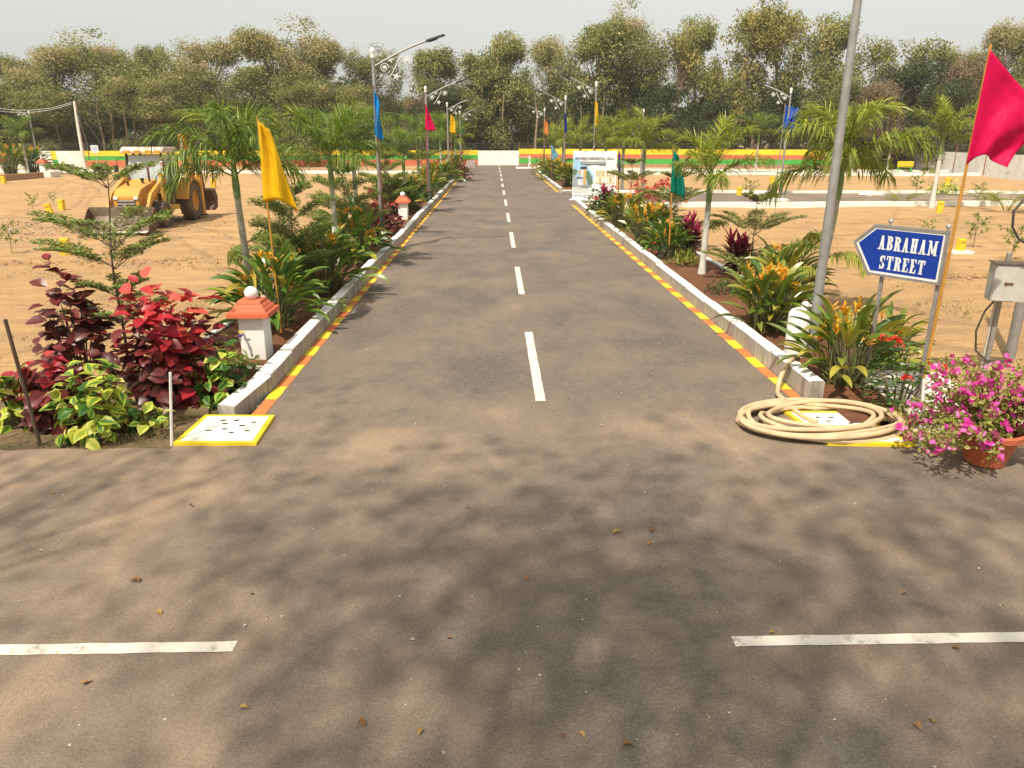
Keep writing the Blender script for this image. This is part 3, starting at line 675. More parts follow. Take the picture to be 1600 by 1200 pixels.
t = thing('street_sign', 'blue arrow-shaped ABRAHAM STREET sign on two steel posts', 'street sign', L_, math.atan2(R_.y - L_.y, R_.x - L_.x))
w_ = (R_ - L_).length; zb, zt = 1.57, 2.17
for x in (.0, w_):
    mb = MB(); mb.box((x, .02, 1.02), (.04, .04, 2.26)); mb.build('post', 'steel', t, bevel=.004)
    mb = MB(); mb.ball((x, .02, zt + .055), .03, 12); mb.tube([(x, .02, zt + .0), (x, .02, zt + .05)], .014, 8); mb.build('finial', 'chrome', t)
TIP = Vector((-.40, 0, 1.94))
outl = [(TIP.x, TIP.z), (-.16, zb), (w_ + .035, zb), (w_ + .035, zt), (-.15, zt)]
mb = MB(); mb.prism(outl, 1, -.035, -.008); mb.build('board', 'signwhite', t, smooth=False, fix=True)
def inset(o, k):
    c = Vector((sum(p[0] for p in o) / len(o), sum(p[1] for p in o) / len(o))); r = []; n = len(o)
    for i in range(n):
        p0, p1, p2 = Vector(o[i - 1]), Vector(o[i]), Vector(o[(i + 1) % n]); d1, d2 = (p1 - p0).normalized(), (p2 - p1).normalized()
        n1, n2 = Vector((-d1.y, d1.x)), Vector((-d2.y, d2.x)); m_ = (n1 + n2); m_ /= max(.3, m_.dot(n1)); r.append(tuple(p1 + m_ * k))
    return r
io = inset(outl, .045)
mb = MB(); mb.raw([(x, -.0375, z) for x, z in io], [tuple(range(5))]); mb.build('blue_panel', 'signblue', t, smooth=False)
mb = MB(); n = 5; o2 = inset(outl, -.012); i2 = inset(outl, .018)
for ya, yb in ((-.047, -.006),):
    V = [(x, ya, z) for x, z in o2] + [(x, ya, z) for x, z in i2] + [(x, yb, z) for x, z in o2] + [(x, yb, z) for x, z in i2]
    F = []
    for i in range(n):
        j = (i + 1) % n; F += [(i, j, n + j, n + i), (2 * n + i, 3 * n + i, 3 * n + j, 2 * n + j), (i, 2 * n + i, 2 * n + j, j), (n + i, n + j, 3 * n + j, 3 * n + i)]
    mb.raw(V, F)
mb.build('frame', 'steel', t, smooth=False, fix=True)
k = 0
for text, h_, zc, xl, wid in (('ABRAHAM', .170, 1.885, -.08, .72), ('STREET', .165, 1.650, -.03, .56)):
    ps, W = glyphs(text, h_, .018 * 1.0); mb = MB()
    for i, p in enumerate(ps):
        k += 1; mb.raw([(xl + x / W * wid, -.0392 - .00006 * (k % 97), zc + z) for x, z in p], [tuple(range(len(p)))])
    mb.build('lettering', 'signwhite', t, smooth=False)

# ------------------------------------------------------------------ meter box and posts at right
g = G(1540, 572); t = thing('meter_box', 'grey metal meter box on an angle-iron post beside the bougainvillea', 'meter box', (g.x, g.y, 0), -.30)
mb = MB(); mb.box((0, 0, .78), (.06, .06, 1.76)); mb.build('post', 'steel', t, bevel=.004)
mb = MB(); mb.box((-.06, -.02, .62), (.02, .02, 1.3)); mb.build('conduit', 'boxgrey', t)
mb = MB(); mb.box((.06, -.16, 1.28), (.56, .28, .52)); mb.build('cabinet', 'boxgrey', t, bevel=.008)
mb = MB(); mb.box((.06, -.17, 1.545), (.60, .32, .014)); mb.build('lid', 'digdark', t)
mb = MB(); mb.box((-.07, -.306, 1.28), (.27, .012, .49)); mb.build('door', 'boxgrey', t, bevel=.003)
mb = MB(); mb.box((-.02, -.318, 1.28), (.08, .02, .022)); mb.ball((-.07, -.32, 1.28), .022, 8); mb.build('latch', 'rustred', t)
mb = MB(); mb.tube([(-.08, -.1, 1.02), (-.2, -.14, .85), (-.26, -.14, .55), (-.2, -.1, .25), (-.02, -.05, .1), (.3, -.1, .12)], .014, 7); mb.build('cable', 'cable', t)
A_, B_ = P(1577, 560, 11.0), P(1606, 425, 10.9)
d_ = (B_ - A_); A_ = A_ - d_ * .25; t = thing('pole', 'thick grey steel pole at right edge beside the meter box', 'pole', (A_.x, A_.y, 0))
mb = MB(); o_ = Vector((A_.x, A_.y, 0)); mb.tube([A_ - o_, A_ + d_ * 4 - o_], .075, 14); mb.build('shaft', 'pole', t)
mb = MB(); c_ = [P(q[0], q[1], 10.4) - o_ for q in ((1612, 385), (1592, 374), (1582, 355), (1584, 330), (1600, 312), (1630, 300))]; mb.tube(c_, .018, 8); mb.build('cable', 'cable', t)

# ------------------------------------------------------------------ cover slabs at the kerb ends
def slab(label, q):
    c = Vector((sum(p.x for p in q) / 4, sum(p.y for p in q) / 4, 0)); t = thing('cover_slab', label, 'cover slab', c)
    q = [p - c for p in q]; z1 = .035
    ins = [p * .87 for p in q]
    mb = MB(); mb.raw([p + Z * z1 for p in q] + [p + Z * -.05 for p in q] + [p + Z * z1 for p in ins], [(0, 1, 9, 8), (1, 2, 10, 9), (2, 3, 11, 10), (3, 0, 8, 11)] + [(i, i + 4, (i + 1) % 4 + 4, (i + 1) % 4) for i in range(4)]); mb.build('border', 'yellow_line', t, smooth=False, fix=True)
    k = 14; V = [];
    for i in range(k + 1):
        for j in range(k + 1):
            V.append(ins[0].lerp(ins[1], i / k).lerp(ins[3].lerp(ins[2], i / k), j / k) + Z * z1)
    holes = {(3, 5), (5, 9), (8, 4), (9, 8), (11, 10), (4, 11), (7, 11), (11, 5), (6, 6)}
    F = []; mi = []
    for i in range(k):
        for j in range(k):
            F.append((i * (k + 1) + j, (i + 1) * (k + 1) + j, (i + 1) * (k + 1) + j + 1, i * (k + 1) + j + 1)); mi.append(0)
    mb = MB(); mb.raw(V, F); mb.build('panel', 'cream', t, smooth=False)
    for h in holes:
        p = ins[0].lerp(ins[1], (h[0] + .5) / k).lerp(ins[3].lerp(ins[2], (h[0] + .5) / k), (h[1] + .5) / k)
        m_ = MB(); m_.raw([p + Vector((.036 * math.cos(a * .785) * rnd.uniform(.7, 1.2), .022 * math.sin(a * .785) * rnd.uniform(.6, 1.3), z1 + .003)) for a in range(8)], [tuple(range(8))]); m_.build('hole', 'black', t, smooth=False)
slab('white drilled cover slab edged yellow at the left kerb end', [Vector((-3.53, 7.5, 0)), Vector((-2.62, 7.47, 0)), Vector((-2.66, 8.33, 0)), Vector((-3.5, 8.36, 0))])
slab('white cover slab edged yellow lying under the hose coil', [Vector((3.62, 7.33, 0)), Vector((4.55, 7.27, 0)), Vector((4.35, 8.3, 0)), Vector((3.5, 8.33, 0))])

# ------------------------------------------------------------------ hose
t = None; mb = MB(); pts = []
c = G(1280, 664); R1, R2 = .98, .62; turns = 7
for i in range(turns * 34 + 1):
    a = i / 34 * 2 * math.pi; k = i / 34; rr = .84 + .16 * math.sin(k * 2.3 + .5) + .03 * math.sin(a * 3 + k)
    ox, oy = .07 * math.sin(k * 1.9), .05 * math.cos(k * 2.7)
    pts.append(Vector((c.x + ox + rr * R1 * math.cos(a + .4) * 1.0, c.y + oy + rr * .57 * math.sin(a + .4) + .06 * math.cos(a), .045 + .011 * k + .02 * math.sin(a * 2 + k * 1.7) + (.03 if rr < .8 else 0))))
e_ = pts[-1]
mb.tube(pts, .028, 8)
s_ = [pts[0], Vector((c.x - .05, c.y - .05, .06)), Vector((c.x - .15, 8.75, .05)), Vector((3.72, 9.1, .06)), Vector((3.86, 9.35, .2)), Vector((4.07, 9.6, .32)), Vector((4.3, 9.9, .22)), Vector((4.5, 10.2, .12))]
cv = []
for i in range(1, len(s_) - 2):
    for q in np.linspace(0, 1, 8, endpoint=False):
        p0, p1, p2, p3 = s_[i - 1:i + 3]; cv.append(.5 * ((2 * p1) + (p2 - p0) * q + (2 * p0 - 5 * p1 + 4 * p2 - p3) * q * q + (3 * p1 - p0 - 3 * p2 + p3) * q ** 3))
mb.tube(cv, .030, 8)
tag(mb.build('garden_hose', 'hose'), 'beige garden hose coiled on the asphalt over the right cover slab', 'hose')

# ------------------------------------------------------------------ sticks, stakes
def stick(name, label, cat, a, b, Y, r, m_, zb=0):
    A, B = P(*a, Y), P(*b, Y); A.z = min(A.z, zb) - .02
    mb = MB(); mb.tube([Vector((0, 0, 0)), (B - A) * .5, B - A], [r, r * .95, r * .9], 8); o = mb.build(name, m_); o.location = A; return tag(o, label, cat)
stick('stake', 'dark rusty stake leaning at the far left edge', 'stake', (62, 692), (8, 499), G(62, 692).y, .021, 'brownstick')
stick('pipe', 'thin white pipe standing beside the left cover slab', 'pipe', (268, 694), (266, 582), G(268, 694).y, .017, 'pil_white')
stick('pipe', 'thin white pipe standing behind the bougainvillea', 'pipe', (1438, 697), (1444, 593), G(1438, 697).y, .020, 'ball')
mb = MB(); mb.raw([(-.5, -.3, .07), (.5, -.5, .07), (.6, .5, .07), (-.45, .62, .07), (-.52, -.32, -.1), (.52, -.52, -.1), (.62, .52, -.1), (-.47, .64, -.1)], [(0, 1, 2, 3), (0, 4, 5, 1), (1, 5, 6, 2), (2, 6, 7, 3), (3, 7, 4, 0)])
o = mb.build('paving_block', 'limeblock', smooth=False, bevel=.02, fix=True); g = G(1492, 655); o.location = (g.x, g.y + .55, 0); o.scale = (1.15, 2.0, 1.4); tag(o, 'whitish concrete block on the ground behind the bougainvillea', 'block')
mb = MB(); mb.box((0, 0, .0), (.40, .26, .08)); o = mb.build('kerb_stone', 'verge', bevel=.015); o.location = (-3.72, 8.5, 0); o.rotation_euler = (.05, .08, .35); tag(o, 'flat earth-coloured stone lying beside the left cover slab', 'stone')

# ------------------------------------------------------------------ plot marker stones
def make_stone(label):
    t = thing('plot_stone', label, 'marker stone', group='yellow plot marker stones in the fields')
    mb = MB(); mb.box((0, 0, .17), (.25, .2, .55)); mb.build('block', 'plot', t, bevel=.015)
    mb = MB()
    for i, (x, w_) in enumerate(((-.05, .05), (.02, .04), (.075, .03))): mb.raw([(x - w_ / 2, -.1015, .29), (x + w_ / 2, -.1015, .29), (x + w_ / 2, -.1015, .335), (x - w_ / 2, -.1015, .335)], [(0, 1, 2, 3)])
    mb.build('number', 'brownstick', t, smooth=False); return t
stone = Family(make_stone)
for px, py, lb in ((103, 394, 'nearest yellow marker stone left of the tiered sapling'), (79, 332, 'yellow marker stone tilted at the field edge left of the digger'), (97, 325, 'small yellow marker stone just behind the tilted one'), (311, 293, 'tiny yellow marker stone right behind the digger'), (334, 290, 'yellow marker stone beyond the digger, left of the near palm trunk'), (367, 286, 'yellow marker stone seen through the near left palm trunk'), (6, 285, 'yellow marker stone at left edge by the brick kerb of the far bed'), (1468, 328, 'yellow marker stone in front of the white side-road kerb'), (1480, 288, 'far yellow marker stone just below the grey wall'), (1155, 305, 'yellow marker stone beside white-painted rocks on the side road'), (1206, 286, 'yellow marker stone left of the royal-blue flag lamp')):
    g = G(px, py); o = stone.put(lb, (g.x, g.y, -.05), rnd.uniform(-.4, .4), 1.0 if py > 320 else 1.15)
    if px == 79: o.rotation_euler = (0, -.25, .3)
g = G(1500, 392); stone.put('yellow marker stone on a white pad behind the street sign', (g.x, g.y, .0), .2, .8)
mb = MB(); mb.box((0, 0, 0), (.62, .45, .1)); o = mb.build('concrete_pad', 'limeblock', bevel=.02); o.location = (g.x, g.y, -.04); tag(o, 'small white concrete pad under the yellow stone behind the sign', 'pad')

# ------------------------------------------------------------------ villa banner
bl, br = G(895, 309), P(963, 309, 40.3)
t = thing('banner', 'white villa advertising banner stretched on a frame at the side-road corner', 'banner', (bl.x - .2, bl.y - 1.6, 0), math.atan2(40.0 - 40.8, 2.6), None, (.88, 1, .96))
bw, b0, b1 = 2.62, .12, 2.62
mb = MB()
for x in (.03, bw - .03): mb.box((x, .03, 1.3), (.04, .04, 2.6))
mb.box((bw / 2, .03, b1 - .05), (bw, .035, .035)); mb.box((bw / 2, .03, b0 + .05), (bw, .035, .035)); mb.build('frame', 'steel', t, smooth=False)
cols = dict(b_white=(.78, .77, .74), b_sky=(.30, .50, .68), b_dark=(.03, .035, .05), b_tan=(.55, .33, .10), b_green=(.10, .17, .10), b_ink=(.06, .05, .10), b_grey=(.30, .33, .36), b_cream=(.66, .56, .36), b_blue=(.05, .14, .4))
for k_, c_ in cols.items(): M[k_] = mat(k_, c_, .6, tuple(q * .85 for q in c_), 4)
ks = list(cols)
mb = MB(); k = 12; V = [(bw * i / k, -.02 * math.sin(i * 1.3), z) for z in (b0, b1) for i in range(k + 1)]
mb.raw(V, [(i, i + 1, k + 2 + i, k + 1 + i) for i in range(k)])
# toe of the banner spreading on the ground
mb.raw([(-.18, -.14, .02), (bw, -.1, .02), (bw, -.02, b0), (0, -.02, b0)], [(0, 1, 2, 3)])
mb.build('sheet', 'b_white', t)
def rect(mb, x0, z0, x1, z1, c, y=-.028):
    mb.raw([(x0, y, z0), (x1, y, z0), (x1, y, z1), (x0, y, z1)], [(0, 1, 2, 3)], ks.index(c))
mb = MB()
mb.raw([(.02, -.026, .82), (1.15, -.026, .86), (1.30, -.026, 1.3), (.95, -.026, 1.75), (.45, -.026, 2.1), (.15, -.026, 2.3), (.02, -.026, 2.2)], [tuple(range(7))], ks.index('b_sky'))
rect(mb, .02, .72, 1.2, .80, 'b_grey', -.030)
for cx, cz, r in ((.14, 1.55, .16), (.1, 1.35, .14), (.98, 1.25, .20), (1.08, 1.02, .2), (.9, 1.48, .12)):
    mb.raw([(cx + r * math.cos(a) * rnd.uniform(.7, 1.1), -.030 - cx * .001, cz + r * math.sin(a) * rnd.uniform(.7, 1.1)) for a in np.linspace(0, 6.28, 12, endpoint=False)], [tuple(range(12))], ks.index('b_green'))
rect(mb, .04, .82, .24, 1.35, 'b_grey', -.032); rect(mb, .26, 1.16, .64, 1.24, 'b_dark', -.034); rect(mb, .36, .82, .44, 1.16, 'b_white', -.034); rect(mb, .27, .82, .36, 1.16, 'b_grey', -.033)
rect(mb, .50, .82, .64, 1.62, 'b_white', -.033); rect(mb, .66, .82, .82, 1.66, 'b_tan', -.033); rect(mb, .48, 1.66, .86, 1.80, 'b_dark', -.034); rect(mb, .36, 1.36, .48, 1.62, 'b_tan', -.033); rect(mb, .54, .95, .60, 1.4, 'b_grey', -.035)
rect(mb, .5, 1.90, 1.96, 2.06, 'b_dark', -.030); rect(mb, .55, 1.925, 1.91, 2.035, 'b_grey', -.032)
for x0 in (1.42, 2.04):
    rect(mb, x0, .92, x0 + .5, 1.62, 'b_cream', -.030)
    for q in range(3): rect(mb, x0 + .03 + .16 * q, 1.30, x0 + .10 + .16 * q, 1.58, 'b_grey' if q % 2 else 'b_tan', -.032); rect(mb, x0 + .05 + .15 * q, .98, x0 + .15 + .15 * q, 1.22, 'b_tan' if q % 2 else 'b_white', -.033)
for z in (.64, .56, .46, .40): rect(mb, .08, z, 1.1 + rnd.uniform(-.3, .5), z + .018, 'b_grey', -.030)
for q in range(9): rect(mb, .08 + .13 * q, .24, .16 + .13 * q, .28 + .02 * (q % 2), 'b_blue', -.031)
mb.build('print', ks, t, smooth=False)
def text(s_, size, x, z, m_, parent, y=-.031, align='CENTER', name='lettering', w_=None):
    c = bpy.data.curves.new('lettering_curve', 'FONT'); c.body = s_; c.size = size; c.offset = .004; c.align_x = align; c.resolution_u = 2
    o = bpy.data.objects.new('tmp', c); COL.objects.link(o); dg = bpy.context.evaluated_depsgraph_get(); dg.update()
    me = bpy.data.meshes.new_from_object(o.evaluated_get(dg)); bpy.data.objects.remove(o)
    me.materials.clear(); me.materials.append(M[m_]); q = bpy.data.objects.new(name, me); COL.objects.link(q); q.parent = parent
    q.location = (x, y, z); q.rotation_euler = (math.pi / 2, 0, 0); return q
text('MODERN RESIDENTIAL VILLA', .175, 1.30, 2.17, 'b_ink', t)

# ------------------------------------------------------------------ bench
g = G(1410, 299); t = thing('bench', 'yellow and green garden bench against the grey and striped wall corner', 'bench', (P(1413, 297, 70).x, 70, .0), math.radians(-30), None, .95)
g = G(1413, 268); t.location = (g.x, g.y, 0)
mb = MB()
for y in (-.36, -.2, -.04): mb.box((0, y, .47), (1.5, .13, .05))
mb.build('seat', 'bench_y', t, bevel=.01)
mb = MB()
for z in (.62, .78, .94): mb.box((0, .08 + (z - .6) * .15, z), (1.5, .04, .13))
mb.build('backrest', 'bench_y', t, bevel=.01)
for x in (-.6, .6):
    mb = MB(); mb.box((x, -.15, .2), (.12, .5, .48)); mb.build('leg', 'bench_g', t, bevel=.01)
mb = MB(); mb.box((0, -.1, .36), (1.3, .3, .1)); mb.build('rail', 'bench_g', t, bevel=.01)

# ------------------------------------------------------------------ utility pole with stays and wires
g = G(134, 268); t = thing('utility_pole', 'leaning concrete utility pole with stay wires before the white wall', 'utility pole', (g.x, g.y, 0))
o_ = Vector((g.x, g.y, 0)); Yp = g.y
mb = MB(); mb.tube([Vector((0, 0, -.3)), P(123, 205, Yp) - o_, P(116, 158, Yp) - o_], [.17, .14, .11], 10); mb.build('shaft', 'limeblock', t)
mb = MB(); mb.tube([P(117, 165, Yp) - o_, P(163, 232, Yp + .5) - o_], .03, 5); mb.tube([P(118, 168, Yp) - o_, P(136, 225, Yp - .5) - o_, P(140, 250, Yp - .5) - o_], .045, 5); mb.build('stay_wire', 'wire', t)
mb = MB(); mb.box(P(115, 162, Yp) - o_, (1.3, .1, .1)); mb.build('cross_arm', 'digdark', t)
mb = MB()
for dz in (0, .25):
    A, B = P(112, 162, Yp) - o_ + Z * dz * .5, P(-30, 168, Yp - 4) - o_ + Z * dz
    mb.tube([A.lerp(B, q) - Z * (.6 * 4 * q * (1 - q)) for q in np.linspace(0, 1, 12)], .03, 5)
mb.build('wire', 'boxgrey', t)
# small notice board by the striped wall
g = G(175, 262); t = thing('notice_board', 'small white notice board on a thin post before the striped wall left of the digger', 'notice board', (g.x, g.y - 3, 0))
mb = MB(); mb.tube([(0, 0, -.1), (0, 0, 1.7)], .03, 6); mb.build('post', 'boxgrey', t)
mb = MB(); mb.box((0, -.04, 2.0), (.78, .03, .75)); mb.build('board', 'ball', t, bevel=.01)
mb = MB()
for z in (1.8, 1.95, 2.1, 2.22): mb.box((0, -.06, z), (.6, .005, .05))
mb.build('print', 'b_blue', t)
# things at the far end
mb = MB(); mb.box((0, 0, .3), (1.0, .7, .75)); o = mb.build('concrete_block', 'concrete', bevel=.03); g = G(736, 261); o.location = (g.x, g.y, 0); tag(o, 'grey concrete block at the far left end of the road', 'block')
g = G(822, 263); t = thing('barrier', 'small white trestle on a pale slab near the far right end of the road', 'trestle', (g.x, g.y, 0))
mb = MB(); mb.box((0, 0, .03), (2.2, 2.2, .14)); mb.build('slab', 'limeblock', t, bevel=.02)
for x, e in ((-1.0, 0), (.25, .2), (.5, -.2)):
    mb = MB(); mb.tube([(x, 0, .05), (x + e, 0, 1.3)], .05, 6); mb.build('leg', 'ball', t)
mb = MB(); mb.tube([(-1, 0, 1.2), (.5, 0, 1.15)], .03, 6); mb.build('rail', 'boxgrey', t)
# painted rocks along the side road
rk = [(1168, 304, 'low white-painted rock left of the pair beside the yellow stone on the side road'), (1186, 304, 'low white-painted rock right of the pair beside the yellow stone'), (1208, 314, 'larger white-painted rock at the side road near the royal-blue flag lamp'), (1222, 315, 'white-painted rock half behind the near right palm fronds'), (1362, 305, 'long flat white rock on the verge below the far palm'), (1530, 302, 'flat white rock right of the yellow-green border plants')]
for px, py, lb in rk:
    mb = MB(); mb.ball((0, 0, 0), .5, 10, sq=.45); V = mb.v[0]; V += RNG.normal(size=V.shape) * .03
    o = mb.build('rock', 'limeblock'); g = G(px, py); o.location = (g.x, g.y, .05); o.scale = (1.5 if py < 310 else .8, .6, .5); tag(o, lb, 'rock', 'white-painted rocks on the verge')

# ------------------------------------------------------------------ backhoe loader (front towards -y)
def digger():
    t = thing('backhoe_loader', 'dusty yellow backhoe loader parked on the sandy field behind the tiered sapling', 'backhoe loader', (-13.6, 30.5, -.08), .03)
    def pr(name, poly, x0, x1, m, par=t, bev=.02):
        mb = MB(); mb.prism(poly, 0, x0, x1); return mb.build(name, m, par, smooth=False, bevel=bev, fix=True)
    pr('chassis', [(-2.2, .55), (2.2, .55), (2.4, 1.0), (.6, 1.15), (-2.2, .95)], -.42, .42, 'digdark')
    pr('bonnet', [(-2.40, .52), (-2.42, 1.22), (-2.1, 1.46), (-.55, 1.74), (-.52, .95), (-1.9, .8)], -.46, .46, 'dig', bev=.03)
    mb = MB()
    mb.box((0, -2.405, .82), (.66, .05, .56)); g_ = mb.build('grille', 'digdark', t, bevel=.01)
    for i in range(5):
        mb = MB(); mb.box((0, -2.44, .60 + .11 * i), (.60, .03, .045), Matrix.Rotation(.5, 3, 'X')); mb.build('louvre', 'boxgrey', g_)
    mb = MB(); mb.lathe([(.05, 0), (.05, .10), (.09, .11), (.09, .15), (.02, .17)], (.22, -1.3, 1.64), 12); mb.lathe([(.04, 0), (.04, .08), (.06, .09), (.06, .12)], (-.2, -1.6, 1.56), 10); mb.build('filler_cap', 'black', t)
    mb = MB(); mb.tube([(.36, -1.0, 1.6), (.36, -1.0, 2.15), (.36, -.9, 2.25)], .045, 10); mb.build('exhaust', 'rustred', t)
    # cab
    cab = thing('cab', None, None); cab.parent = t
    def bar(a, b, w_=.07, m='digdark'):
        mb = MB(); mb.tube([a, b], w_ * .62, 4); return mb.build('pillar', m, cab)
    F0, F1, B0, B1 = -.50, -.30, 1.05, .95
    for sx in (-1, 1):
        bar((sx * .72, F0, 1.25), (sx * .66, F1, 2.68), .08); bar((sx * .74, .35, 1.2), (sx * .67, .38, 2.68), .09); bar((sx * .74, 1.30, 1.45), (sx * .66, .95, 2.68), .09); bar((sx * .72, F0, 1.25), (sx * .74, .4, 1.15), .09)
        mb = MB(); mb.prism([(F0 + .06, 1.30), (.30, 1.25), (.33, 2.62), (F1 + .05, 2.62)], 0, sx * .69 - .006, sx * .69 + .006); mb.build('window', 'glass', cab, smooth=False)
        mb = MB(); mb.prism([(.42, 1.5), (1.20, 1.62), (.90, 2.62), (.44, 2.62)], 0, sx * .69 - .006, sx * .69 + .006); mb.build('window', 'glass', cab, smooth=False)
        mb = MB(); mb.prism([(F0 + .02, .75), (.45, .75), (.42, 1.22), (F0, 1.28)], 0, sx * .70 - .03, sx * .70 + .03); mb.build('door_panel', 'digdark', cab, smooth=False)
    mb = MB(); mb.raw([(-.66, F0 + .03, 1.55), (.66, F0 + .03, 1.55), (.60, F1 + .02, 2.62), (-.60, F1 + .02, 2.62)], [(0, 1, 2, 3)]); mb.build('windscreen', 'glass', cab, smooth=False)
    mb = MB(); mb.raw([(-.66, 1.28, 1.62), (.66, 1.28, 1.62), (.60, .96, 2.62), (-.60, .96, 2.62)], [(0, 1, 2, 3)]); mb.build('rear_window', 'glass', cab, smooth=False)
    pr('roof', [(-.52, 2.68), (1.12, 2.68), (1.14, 2.80), (.9, 2.90), (-.3, 2.92), (-.52, 2.80)], -.80, .80, 'roofpaint', cab, .04)
    for x in (-.55, -.15, .3, .62): mb = MB(); mb.box((x, -.535, 2.745), (.22, .06, .10)); mb.build('work_light', 'dig', cab)
    mb = MB()
    for i in range(9):
        q = .08 + i * .075; a = Vector((.71, F0 - .045, 1.3)).lerp(Vector((.655, F1 - .045, 2.65)), q + .2); mb.box(a, (.09, .02, .055), Matrix.Rotation(.5, 3, 'Y'), mi=i % 2)
    mb.build('striped_tape', ['w_red', 'ball'], cab, smooth=False)
    mb = MB(); mb.box((0, .35, 1.35), (.5, .5, .25)); mb.box((0, .6, 1.75), (.48, .12, .65)); mb.build('seat', 'black', cab, bevel=.03)
    mb = MB(); mb.tube([(.18 * math.cos(a), -.12 + .06 * math.sin(a), 1.75 + .17 * math.sin(a)) for a in np.linspace(0, 6.3, 16)], .016, 5); mb.tube([(0, -.35, 1.3), (0, -.12, 1.75)], .025, 6); mb.build('steering_wheel', 'black', cab)
    # wheels
    def wheel(x, y, r, w_):
        wo = thing('wheel', None, None, (x, y, r)); wo.parent = t; wo.rotation_euler = (0, math.pi / 2, 0)
        mb = MB(); mb.lathe([(r * .56, -w_ / 2), (r * .90, -w_ / 2), (r * .97, -w_ * .40), (r, -w_ * .2), (r, w_ * .2), (r * .97, w_ * .40), (r * .90, w_ / 2), (r * .56, w_ / 2)], n=30, caps=False)
        for i in range(22):
            a = i / 22 * 6.283
            for s_ in (-1, 1):
                mb.box((math.cos(a + s_ * .06) * r * 1.0, math.sin(a + s_ * .06) * r * 1.0, s_ * w_ * .25), (.055, .06, w_ * .48), Matrix.Rotation(a, 3, 'Z') @ Matrix.Rotation(s_ * .5, 3, 'X'))
        mb.build('tyre', 'tyre', wo, smooth=False)
        mb = MB(); mb.lathe([(r * .57, -w_ * .42), (r * .5, -w_ * .2), (r * .18, -w_ * .12), (r * .16, -w_ * .3), (.01, -w_ * .32)], n=22, caps=False); mb.lathe([(r * .57, w_ * .42), (r * .5, w_ * .2), (r * .18, w_ * .12), (r * .16, w_ * .3), (.01, w_ * .32)], n=22, caps=False); mb.build('rim', 'dig', wo)
    for sx in (-1, 1): wheel(sx * .92, 1.45, .76, .46); wheel(sx * .86, -1.35, .47, .32)
    for sx in (-1, 1):
        prof = [(1.45 + 1.0 * math.cos(a) * .93, .76 + .93 * math.sin(a)) for a in np.linspace(.35, 3.0, 14)] + [(1.45 + .84 * math.cos(a), .76 + .84 * math.sin(a)) for a in np.linspace(3.0, .35, 14)]
        pr('fender', prof, sx * .90 - .28, sx * .90 + .28, 'dig', bev=.01)
        # loader arms
        arm = pr('loader_arm', [(-.45, 1.78), (-.7, 1.80), (-2.0, 1.28), (-2.5, .70), (-2.72, .50), (-2.68, .36), (-2.42, .52), (-1.9, 1.08), (-.7, 1.58), (-.45, 1.58)], sx * .72 - .055, sx * .72 + .055, 'dig', bev=.008)
        mb = MB(); mb.tube([(sx * .68, -1.0, .85), (sx * .68, -1.9, 1.05), ], .05, 8); mb.tube([(sx * .68, -1.7, 1.0), (sx * .68, -2.3, .95)], .03, 8); mb.build('ram', 'chrome', arm)
        pr('tower', [(-.75, .85), (-.35, .85), (-.45, 1.95), (-.72, 1.95)], sx * .66 - .05, sx * .66 + .05, 'dig')
        pr('step', [(-.7, .55), (.3, .55), (.3, .72), (-.7, .78)], sx * .75 - .15, sx * .75 + .15, 'dig')
        mb = MB(); mb.box((sx * .36, -2.44, 1.15), (.16, .04, .10)); mb.build('headlight', 'ball', t, bevel=.01)
        pr('stabiliser', [(2.15, .12), (2.42, .12), (2.42, 1.75), (2.15, 1.75)], sx * 1.05 - .12, sx * 1.05 + .12, 'dig')
        mb = MB(); mb.box((sx * 1.05, 2.28, .10), (.34, .4, .06)); mb.tube([(sx * 1.05, 2.28, .1), (sx * 1.05, 2.28, .5)], .07, 8); mb.build('stabiliser_foot', 'rustred', t)
        mb = MB(); mb.tube([(sx * .68, F0 - .05, 2.55), (sx * .86, F0 - .2, 2.5), (sx * .9, F0 - .22, 2.2)], .014, 6); mb.box((sx * .92, F0 - .24, 2.12), (.16, .05, .26)); mb.build('mirror', 'black', t)
    # front bucket: open shell, teeth
    mb = MB(); bk = [(-2.85, .84), (-2.72, .50), (-2.80, .18), (-3.05, .06), (-3.75, .04)]
    th = .035; inner = [(y - .03, z + th) for y, z in bk]
    V = [(x, y, z) for x in (-1.15, 1.15) for y, z in bk + inner[::-1]]; n = len(bk) * 2
    F = [(i, (i + 1) % n, (i + 1) % n + n, i + n) for i in range(n)] + [tuple(range(n)), tuple(range(n, 2 * n))[::-1]]
    mb.raw(V, F); b_ = mb.build('front_bucket', 'rust', t, smooth=False, fix=True)
    for x0 in (-1.18, 1.15): mb = MB(); mb.prism(bk + [(-3.0, .8)], 0, x0, x0 + .03); mb.build('bucket_side', 'rustred', b_, smooth=False, fix=True)
    mb = MB(); mb.box((0, -3.72, .075), (2.3, .25, .03)); mb.build('cutting_edge', 'limeblock', b_, smooth=False)
    # rear boom, dipper, bucket
    bx = .52
    bo = pr('boom', [(2.35, .75), (2.75, .75), (2.80, 1.7), (2.62, 2.7), (2.30, 3.35), (2.02, 3.40), (2.05, 3.15), (2.35, 2.5), (2.42, 1.6)], bx - .02, bx + .26, 'dig')
    mb = MB(); mb.tube([(bx + .12, 2.30, 1.7), (bx + .12, 1.98, 2.6)], .05, 8); mb.tube([(bx + .12, 1.98, 2.6), (bx + .12, 2.05, 3.2)], .032, 8, 1); mb.build('boom_ram', ['dig', 'chrome'], bo)
    pr('dipper', [(2.1, 3.38), (2.35, 3.30), (2.95, 2.3), (3.10, 1.1), (2.92, 1.05), (2.72, 2.2)], bx + .30, bx + .50, 'rustred')
